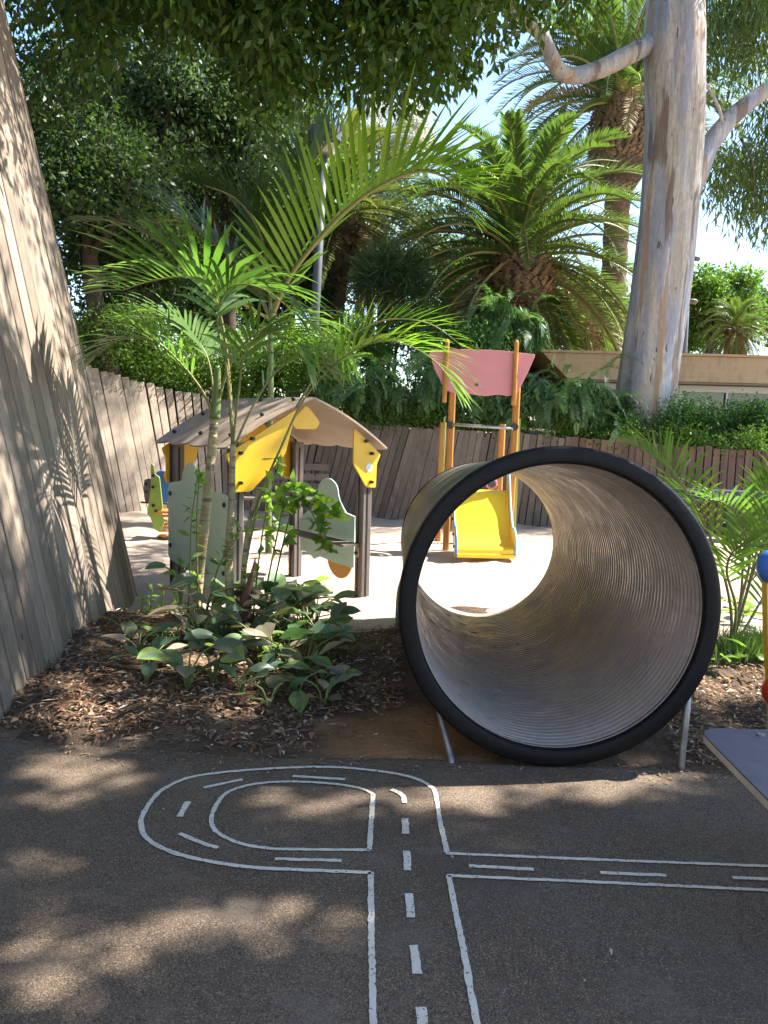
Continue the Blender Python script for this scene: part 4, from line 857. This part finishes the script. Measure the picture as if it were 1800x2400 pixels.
# ------------------------------------------------------------------ background trees and shrubs
def on_hill(vx, vy, Y): q = V(vx, vy, Y); q[2] = hill_z(q[0], Y) - .1; return q
tree('hillside_tree', 'dark dense tree on the slope behind the leaning wall', on_hill(250, 640, 13.5), V(190, 330, 13.5), (2.0, 1.6, 2.6), 16000, .13, .06, M['darkleaf'], 51, 'dark trees on the slope')
tree('hillside_tree', 'blue-green shaded tree at the upper left behind the ficus leaves', on_hill(330, 640, 15.5), V(330, 210, 15.5), (2.2, 1.8, 2.6), 16000, .14, .06, M['blueleaf'], 52, 'dark trees on the slope')
tree('hillside_tree', 'dark tree in deep shade behind the arching palm fronds', on_hill(500, 640, 16.5), V(490, 330, 16.5), (2.4, 1.8, 3.0), 17000, .14, .065, M['darkleaf'], 53, 'dark trees on the slope')
tree('hillside_tree', 'tall pale green tree glimpsed behind the lamp post', on_hill(640, 700, 20), V(640, 380, 20), (2.0, 1.8, 3.0), 13000, .16, .07, M['bush'], 54, 'dark trees on the slope')
tree('hillside_tree', 'shaded tree low on the slope behind the leaning wall edge', on_hill(260, 700, 15.0), V(270, 570, 15.0), (1.9, 1.4, 1.8), 11000, .11, .05, M['darkleaf'], 55, 'dark trees on the slope')
tree('hillside_tree', 'sunlit leafy tree low behind the palm crown above the curved wall', on_hill(400, 700, 19), V(400, 640, 19), (2.6, 1.6, 1.8), 14000, .14, .065, M['bush'], 63, 'dark trees on the slope')
tree('hillside_tree', 'leafy tree filling the gap behind the arching palm stem', on_hill(560, 700, 21), V(560, 640, 21), (2.6, 1.6, 2.0), 14000, .15, .07, M['darkleaf'], 64, 'dark trees on the slope')
tree('hillside_tree', 'wide dark tree mass closing the slope behind the upper left trees', on_hill(300, 640, 24), V(330, 380, 24), (5.6, 2, 4.2), 24000, .26, .12, M['darkleaf'], 65, 'dark trees on the slope', ncl=70)
tree('jacaranda_tree', 'hazy lilac flowering tree far behind the big arching frond', on_hill(830, 640, 30), V(840, 300, 30), (2.2, 2, 1.6), 4200, .16, .09, M['lilac'], 56, cl=(.2, .34))
tree('bushy_tree', 'bushy green tree far behind between the lamp post and date palm', on_hill(800, 700, 28), V(800, 520, 28), (3.4, 2, 2.8), 15000, .2, .09, M['blueleaf'], 57)
tree('bushy_tree', 'green tree mass low behind the broad date palm', on_hill(1000, 740, 30), V(1010, 620, 30), (4.0, 2, 2.2), 15000, .2, .09, M['bush'], 58)
tree('bushy_tree', 'leafy tree behind the trunk of the tall date palm', on_hill(1250, 740, 32), V(1250, 680, 32), (3.6, 2, 1.8), 12000, .2, .09, M['bush'], 59)
tree('garden_tree', 'rounded green tree behind the floodlight pole at the right', on_hill(1540, 745, 27), V(1545, 660, 27), (1.7, 1.6, 1.5), 8500, .17, .085, M['bush'], 60, cl=(.2, .36))
tree('garden_tree', 'tree at the right edge beyond the squat skirted palm', on_hill(1670, 745, 31), V(1680, 680, 31), (2.0, 1.6, 1.5), 7000, .18, .09, M['blueleaf'], 61)
tree('garden_tree', 'small leafy tree peeping over the pavilion roof beside the eucalyptus', on_hill(1470, 745, 29), V(1480, 720, 29), (1.6, 1.4, 1.1), 5500, .18, .08, M['bush'], 62)
def shrub(name, label, c, r, n, L, Wd, mat, seed, group=None, droop=.2, ncl=26, cat='shrub', outw=.5, flat=.8):
    c = np.array(c, float); z = hill_z(c[0], c[1]); t = thing(name, label, cat, (c[0], c[1], z), group); cen, rad = crown_clumps(c, r, ncl, seed, .28, .5)
    Vs, Fs, ti = cloud(cen, rad, n, L, Wd, droop, outw, seed, flat); mk('foliage', Vs, Fs, mat, t, tint=ti)
    gg = np.random.default_rng(seed)
    for k in range(4):
        e = cen[gg.integers(len(cen))]; pipe('stem', spline([(c[0] + gg.normal(0, .1), c[1] + .1, z - .15), (c*.5 + e*.5), e], 6), np.linspace(.03, .01, 6), M['bark'], t, 6)
    return t
shrub('flowering_shrub', 'small-leaved shrub spilling over the left end of the curved wall', V(250, 745, 13.6), (1.0, .7, .75), 9000, .075, .036, M['bush'], 70)
shrub('flowering_shrub', 'dense sunlit shrub above the curved wall left of the palm stems', V(380, 800, 14.4), (1.1, .8, .75), 9000, .075, .036, M['bush'], 71)
shrub('flowering_shrub', 'bright leafy shrub on the wall behind the playhouse roof', V(545, 800, 14.9), (1.3, .9, .9), 10000, .08, .038, M['bush'], 72)
shrub('flowering_shrub', 'leafy shrub behind the lamp post foot and roof peak', V(680, 790, 14.6), (1.1, .9, .9), 9000, .08, .038, M['bush'], 73)
for k, (x, y, Y, rx, rz, lab) in enumerate(((770, 850, 14.0, 1.0, .55, 'weeping fine-leaved shrub trailing over the wall right of the playhouse roof'), (900, 860, 13.7, .95, .55, 'weeping fine-leaved shrub trailing over the wall left of the slide posts'),
        (1035, 880, 13.5, .9, .45, 'weeping shrub hanging over the wall seen between the slide posts'), (1215, 880, 13.1, 1.05, .5, 'feathery shrub with drooping fronds trailing over the wall right of the slide'))):
    shrub('weeping_shrub', lab, V(x, y, Y), (rx, .6, rz), 5000, .11, .03, M['weep'], 80 + k, droop=1.6, outw=.6)
def sprays(t, c, r, count, ln, seed):
    g = np.random.default_rng(seed); ms = []
    for v in range(4):
        e = [70, 45, 20, 0][v]; pts = [np.zeros(3)]
        for k in range(6): a = R_(e - 24*k - 6*v*0); pts.append(pts[-1] + np.array([math.cos(a), 0, math.sin(a)])*ln/6)
        Vs, Fs, ti, pth, rr = frond_mesh(pts, 30, ln*.17, ln*.026, ang=66, droop=.7, vee=.05, tipf=.3, seed=seed + v, start=.1, seg=2, rach=.007)
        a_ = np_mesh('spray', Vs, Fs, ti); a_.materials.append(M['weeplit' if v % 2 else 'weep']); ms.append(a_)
    for k in range(count):
        o = bpy.data.objects.new('spray', ms[g.integers(4)]); o.parent = t; C.objects.link(o); az = g.uniform(math.pi, 2*math.pi) if g.random() < .8 else g.uniform(0, math.pi)
        q = c + np.array([math.cos(az)*r[0]*g.uniform(.1, .9), math.sin(az)*r[1]*g.uniform(.2, .95), r[2]*g.uniform(-.35, .95)])
        o.location = q - BASE[t.name]; o.rotation_euler = (g.normal(0, .2), g.normal(0, .25), az); sc = g.uniform(.6, 1.25); o.scale = (sc, sc, sc)
for k, (x, y, Y, rx, rz) in enumerate(((770, 850, 14.0, 1.0, .55), (900, 860, 13.7, .95, .55), (1035, 880, 13.5, .9, .45), (1215, 880, 13.1, 1.05, .5))):
    sprays([o for o in C.objects if o.name.startswith('weeping_shrub')][k], V(x, y, Y), (rx, .6, rz), 46, .8, 700 + 10*k)
shrub('weeping_tree', 'cascading feathery green tree under the crown of the broad date palm', V(1092, 712, 17.0), (.75, .6, .6), 7000, .2, .028, M['weep'], 85, droop=1.8, cat='tree')
sprays([o for o in C.objects if o.name.startswith('weeping_tree')][0], V(1092, 712, 17.0), (.7, .6, .5), 50, .9, 760)
shrub('agave_shrub', 'silvery grey-green spiky shrub left of the broad date palm', V(850, 610, 18.0), (.8, .6, .7), 2600, .5, .03, M['blueleaf'], 86, droop=-.2, outw=1.2)
shrub('mixed_shrub', 'mid green shrub mass behind the wall left of the broad date palm', V(830, 740, 17.0), (1.6, .8, .9), 8000, .12, .045, M['bush'], 87)
shrub('mixed_shrub', 'grey-green shrub mass directly behind the pink slide panel', V(990, 770, 16.6), (1.4, .8, .8), 8000, .12, .04, M['weep'], 88)
hd_c = []; g = np.random.default_rng(90)
for k in range(90): x = g.uniform(1285, 1900); hd_c.append(V(x, g.uniform(880, 945) + (x - 1400)*.012, g.uniform(12.55, 13.2)))
hq = V(1500, 930, 12.9); hz = thing('hedge', 'long dark green clipped hedge along the top of the board wall', 'hedge', (hq[0], hq[1], hill_z(hq[0], hq[1])))
Vs, Fs, ti = cloud(hd_c, g.uniform(.2, .34, 90), 26000, .06, .028, .2, .6, 91); mk('foliage', Vs, Fs, M['hedge'], hz, tint=ti)
# ivy along the wall's lip
g = np.random.default_rng(95); iv = [far_top[k] + np.array([g.normal(0, .08), .15, g.uniform(-.08, .22)]) for k in g.integers(20, len(far_top) - 1, 200)]
Vs, Fs, ti = cloud(iv, g.uniform(.12, .26, 200), 22000, .06, .03, .5, .5, 96); tag(mk('trailing_ivy', Vs, Fs, M['bush'], tint=ti), 'small-leaved creeper spilling over the lip of the curved wall', 'creeper', kind='stuff')
g = np.random.default_rng(97); iv = [np.array([g.uniform(-6.5, -3.2), g.uniform(4.5, 9.0), g.uniform(4.6, 5.6)]) for k in range(120)]
Vs, Fs, ti = cloud(iv, g.uniform(.25, .5, 120), 16000, .09, .042, .5, .5, 98); tag(mk('slope_undergrowth', Vs, Fs, M['darkleaf'], tint=ti), 'dark undergrowth on the slope above the leaning wall', 'undergrowth', kind='stuff')

# ------------------------------------------------------------------ bed plants
def broad_leaf(seed, w=.62, fold=.18, curl=.35):
    """a heart-shaped leaf of unit length along +y, folded along the midrib and arched"""
    nu, nv = 7, 9; Vs = []; g = np.random.default_rng(seed)
    for j in range(nv):
        v = j/(nv-1); hw = w*.5*(math.sin(min(1, v*1.75 + .18)*math.pi/2) * (1 - max(0, (v - .32)/.68)**2.2)) + .003
        for i in range(nu):
            u = (i/(nu-1))*2 - 1; back = -.10*abs(u)*max(0, 1 - v*4)
            Vs.append((u*hw, v + back, fold*abs(u)*hw*1.6 - curl*v*v*.5 + .02*math.sin(9*v + 2*u + seed) * abs(u)))
    Fs = [(j*nu+i, j*nu+i+1, (j+1)*nu+i+1, (j+1)*nu+i) for j in range(nv-1) for i in range(nu-1)]
    tint = np.full(len(Fs), g.random()) * np.array([.7 if (i in (2, 3)) else 1.0 for j in range(nv-1) for i in range(nu-1)])
    return np_mesh('leaf', np.array(Vs), np.array(Fs), tint, True)
LM = {}
for key, m in (('poth', 'poth'), ('pothb', 'pothb'), ('lime', 'lime'), ('dry', 'drybroad')):
    LM[key] = []
    for s in range(5):
        me = broad_leaf(s*7 + 3, [.62, .7, .55, .66, .5][s], [.18, .1, .3, .22, .15][s], [.3, .5, .2, .6, .45][s]); me.materials.append(M[m]); LM[key].append(me)
def bed_plant(name, label, at, nl, size, keys, seed, group, hgt=.22, cat='plant', spread=.16):
    g = np.random.default_rng(seed); q = np.array(at, float); q[2] = float(bed_h(q[0], q[1])) if q[1] < 6.2 else 0
    t = thing(name, label, cat, tuple(q), group); Vs, Fs = [], []
    for k in range(nl):
        az = k*2.4 + g.uniform(0, .8); el = g.uniform(-.2, .75); h = hgt*g.uniform(.35, 1.0); r = spread*g.uniform(.3, 1.0)
        tip = np.array([math.cos(az)*r, math.sin(az)*r, h]); L = size*g.uniform(.7, 1.2)
        a, b = sweep(spline([(0, 0, -.03), tip*np.array([.35, .35, .7]), tip], 6), [.005]*6, 5, cap=False); Fs.append(b + sum(len(v) for v in Vs)); Vs.append(a)
        o = bpy.data.objects.new('leaf', LM[keys[g.integers(len(keys))]][g.integers(5)]); o.parent = t; C.objects.link(o)
        o.location = tip; o.scale = (L*g.uniform(.85, 1.15), L, L); o.rotation_euler = Euler((el - .1, g.normal(0, .3), az - math.pi/2), 'XYZ')
    mk('stalks', np.concatenate(Vs), np.concatenate(Fs), M['stemg'], t, smooth=True, local=True)
    return t
grp = 'broad-leaved plants in the mulch bed'
spots = [(405, 1515, 7, .19), (330, 1480, 6, .15), (430, 1420, 7, .19), (270, 1400, 4, .15), (500, 1470, 6, .16), (570, 1505, 6, .15), (560, 1430, 8, .19), (620, 1470, 7, .17), (600, 1385, 8, .20),
         (650, 1400, 7, .19), (690, 1440, 7, .16), (540, 1365, 7, .20), (480, 1395, 5, .16), (700, 1380, 7, .18), (665, 1350, 7, .19), (620, 1345, 6, .19), (690, 1500, 6, .12), (740, 1530, 5, .11), (580, 1545, 5, .12), (640, 1520, 5, .12),
         (380, 1400, 6, .15), (350, 1420, 5, .14), (720, 1350, 6, .16), (760, 1440, 4, .1), (450, 1360, 6, .17), (520, 1530, 4, .13), (300, 1440, 4, .14), (760, 1490, 4, .1), (460, 1500, 6, .17), (590, 1460, 7, .19), (530, 1410, 7, .20), (660, 1470, 6, .16), (730, 1410, 6, .17), (620, 1425, 7, .19), (575, 1360, 7, .2)]
ORD = 'first second third fourth fifth sixth seventh eighth ninth tenth eleventh twelfth'.split()
rowof = lambda y: 'front row' if y > 1500 else 'second row' if y > 1435 else 'third row' if y > 1390 else 'back row'
order = {}
for rw in ('front row', 'second row', 'third row', 'back row'):
    for i, q in enumerate(sorted([q for q in spots if rowof(q[1]) == rw])): order[q[:2]] = ORD[i]
for k, (x, y, nl, sz) in enumerate(spots):
    q = GV(x - (x > 690)*40, y); bed_plant('broad_leaf_plant', '%s broad-leaved plant, %s from the timber wall in the %s of the bed' % ('glossy' if sz > .15 else 'low small-leaved', order[(x, y)], rowof(y)), q, nl, sz, ['poth', 'poth', 'pothb', 'poth', 'dry'] if k % 3 else ['poth', 'pothb', 'pothb'], 200 + k, grp, hgt=.26 if sz > .15 else .13, spread=.17 if sz > .15 else .12)
for k, (x, y, nl, sz, h, lab) in enumerate(((440, 1370, 5, .30, .42, 'large-leaved plant with grey folded leaf just left of the main palm stem'), (575, 1345, 4, .30, .40, 'large-leaved plant with upright green leaf beside the brown sheath'),
        (655, 1330, 8, .17, .30, 'fresh lime-green leafy plant on the sunny edge of the bed'), (390, 1300, 7, .15, .38, 'sunlit leafy plant between the wall foot and the palm stems'))):
    bed_plant('tall_leaf_plant', lab, GV(x, y), nl, sz, ['dry', 'pothb', 'poth'] if k == 0 else ['poth'] if k == 1 else ['lime', 'poth'], 300 + k, None, hgt=h)
def weed(name, label, base, path, nl, L, Wd, mat, seed, spread=1.0):
    g = np.random.default_rng(seed); path = np.asarray(path, float); t = thing(name, label, 'plant', tuple(np.asarray(base, float)))
    pth = spline(path, 16); pipe('stem', pth, np.linspace(.007, .003, 16), M['stemg'], t, 5)
    f = np.sort(g.uniform(.15, 1, nl)); pos = np.stack([np.interp(f*15, np.arange(16), pth[:, a]) for a in range(3)], -1)
    d = g.normal(0, 1, (nl, 3))*[1, 1, .5]*spread + [0, 0, .25]
    Vs, Fs = leaf_faces(pos, d, L*g.uniform(.6, 1.2, nl), Wd*g.uniform(.7, 1.2, nl)); mk('leaves', Vs, Fs, mat, t, tint=g.random(nl)); return t
def w_(lab, pts, nl, L, Wd, mat, seed, Y): q = [V(x, y, Y) for x, y in pts]; b = q[0].copy(); b[2] = float(bed_h(b[0], b[1])) - .01; q[0] = b; return weed('leafy_weed', lab, b, q, nl, L, Wd, mat, seed)
w_('slender weed with narrow leaves in front of the sage panel', [(405, 1330), (410, 1250), (412, 1150), (418, 1090), (428, 1020)], 26, .11, .035, M['bush'], 401, 5.75)
w_('leafy sprig with pale fresh tip against the dark playhouse doorway', [(428, 1330), (425, 1150), (428, 1060), (435, 1020)], 22, .07, .04, M['lime'], 402, 5.8)
w_('leaning narrow-leaved weed by the left palm stem', [(440, 1330), (470, 1230), (500, 1180), (522, 1140)], 24, .12, .03, M['bush'], 403, 5.65)
w_('tall leafy weed rising to the right of the palm stems', [(545, 1340), (560, 1200), (580, 1080), (600, 1010), (590, 990)], 34, .11, .06, M['lime'], 404, 5.8)
w_('arching leafy spray drooping in front of the right sage panel', [(560, 1340), (600, 1150), (620, 1060), (650, 1050), (700, 1090), (735, 1120)], 60, .13, .075, M['lime'], 405, 5.9)
w_('arching leafy spray crossing the playhouse post and shelf', [(575, 1340), (610, 1180), (640, 1080), (670, 1100), (695, 1160), (715, 1190)], 50, .13, .08, M['bush'], 406, 5.85)
for k, (x, y) in enumerate(((320, 1330), (345, 1320), (375, 1340), (300, 1350), (360, 1370))):
    w_('thin sunlit weed, %s of five by the foot of the leaning wall' % ('second', 'third', 'fifth', 'first', 'fourth')[k], [(x, y + 40), (x + 4, y - 10), (x + 8, y - 60)], 20, .07, .025, M['lime'], 420 + k, 6.0 - .05*k)['group'] = 'thin weeds at the wall foot'

# ------------------------------------------------------------------ litter, grass
g = np.random.default_rng(500); n = 21000
x = g.uniform(-2.2, 3.6, n); y = pave_edge(x) + .02 + np.abs(g.normal(0, 1.15, n)); ok = (y < 6.3) & ~((np.abs(x - .75) < .62) & (y < 5.9))
ok &= ~((((x - .02)/.38)**2 + ((y - 3.75)/.34)**2 < 1) & (g.random(n) < .93))
x, y = x[ok], y[ok]; n = len(x); z = bed_h(x, y) + .004; az = g.uniform(0, 2*math.pi, n)
d = np.stack([np.cos(az), np.sin(az), g.normal(0, .18, n)], -1); nn = np.stack([g.normal(0, .35, n), g.normal(0, .35, n), np.ones(n)], -1)
Vs, Fs = leaf_faces(np.stack([x, y, z + g.random(n)*.015], -1), d, np.where(g.random(n) < .06, g.uniform(.07, .11, n), g.uniform(.014, .062, n)), g.uniform(.005, .018, n)*np.where(g.random(n) < .06, 1.8, 1), nn, fold=.3)
tag(mk('leaf_litter', Vs, Fs, M['litter'], tint=g.random(n)**1.3), 'dry brown leaf litter strewn over the planting bed', 'leaf litter', kind='stuff')
n = 420; x = g.uniform(-2.4, 3.5, n); y = g.uniform(5.9, 10.5, n); az = g.uniform(0, 6.28, n); d = np.stack([np.cos(az), np.sin(az), g.normal(0, .2, n)], -1)
Vs, Fs = leaf_faces(np.stack([x, y, sand_h(x, y) + .006], -1), d, g.uniform(.03, .08, n), g.uniform(.008, .018, n), np.tile([[0, 0, 1.]], (n, 1)), fold=.3)
tag(mk('sand_litter', Vs, Fs, M['litter'], tint=g.random(n)*.3), 'scattered dark leaf bits on the sand', 'leaf litter', kind='stuff')
n = 14; aa = g.uniform(-1.0, .25, n) - math.pi/2; tt_ = g.uniform(.55, .97, n)*TL; tq = (RI - .004)*(1 - .095*tt_/TL)
qq = c0 + tt_[:, None]*ax + tq[:, None]*(np.cos(aa)[:, None]*tu + np.sin(aa)[:, None]*tv); nq = c0 + tt_[:, None]*ax - qq; az = g.uniform(0, 6.28, n)
Vs, Fs = leaf_faces(qq, np.cos(az)[:, None]*ax + np.sin(az)[:, None]*np.cross(nrm(nq), ax), g.uniform(.03, .09, n), g.uniform(.01, .02, n), nq, fold=.25)
tag(mk('tunnel_litter', Vs, Fs, M['litter'], tint=g.random(n)*.3), 'dry leaf bits lying on the floor inside the crawl tube', 'leaf litter', kind='stuff')
n = 420; x = g.uniform(-2, 2.2, n); y = pave_edge(x) - np.abs(g.normal(0, .09, n)); az = g.uniform(0, 6.28, n); d = np.stack([np.cos(az), np.sin(az), g.normal(0, .1, n)], -1)
Vs, Fs = leaf_faces(np.stack([x, y, np.full(n, .006)], -1), d, g.uniform(.01, .05, n), g.uniform(.004, .012, n), np.tile([[0, 0, 1.]], (n, 1)), fold=.3)
tag(mk('edge_litter', Vs, Fs, M['litter'], tint=g.random(n)), 'leaf crumbs drifted onto the pavement edge', 'leaf litter', kind='stuff')
n = 26; x = g.uniform(-2, 2, n); y = g.uniform(1.8, 3.4, n); az = g.uniform(0, 6.28, n); d = np.stack([np.cos(az), np.sin(az), g.normal(0, .1, n)], -1)
Vs, Fs = leaf_faces(np.stack([x, y, np.full(n, .008)], -1), d, g.uniform(.01, .03, n), g.uniform(.005, .01, n), np.tile([[0, 0, 1.]], (n, 1)), fold=.3)
tag(mk('pavement_litter', Vs, Fs, M['litter'], tint=g.random(n)), 'few dry leaf crumbs on the dark pavement', 'leaf litter', kind='stuff')
n = 900; cx = g.choice([1600, 1630, 1560, 1610, 1650], n); q = np.array([GV(a, b) for a, b in zip(cx + g.normal(0, 22, n), g.uniform(1385, 1455, n))]); q[:, 2] = bed_h(q[:, 0], q[:, 1])
Vs, Fs = leaf_faces(q, np.stack([g.normal(0, .45, n), g.normal(0, .45, n), np.ones(n)], -1), g.uniform(.06, .2, n), np.full(n, .007)); tag(mk('grass_tuft', Vs, Fs, M['grass'], tint=g.random(n)), 'tufts of sunlit grass in the mulch right of the crawl tube', 'grass', kind='stuff')
for k, (x, y) in enumerate(((1585, 1320), (1630, 1330), (1600, 1345), (1545, 1460), (1620, 1450))):
    bed_plant('seedling_plant', ('bright seedling behind the young palm foot', 'bright seedling farthest right behind the young palm', 'bright seedling nearest behind the young palm stem', 'bright seedling tucked against the black rim of the crawl tube', 'bright seedling in front of the grass tufts')[k] + ' in the mulch', GV(x, y), 5, .13, ['lime'], 600 + k, 'seedlings right of the tube', hgt=.12, spread=.1)
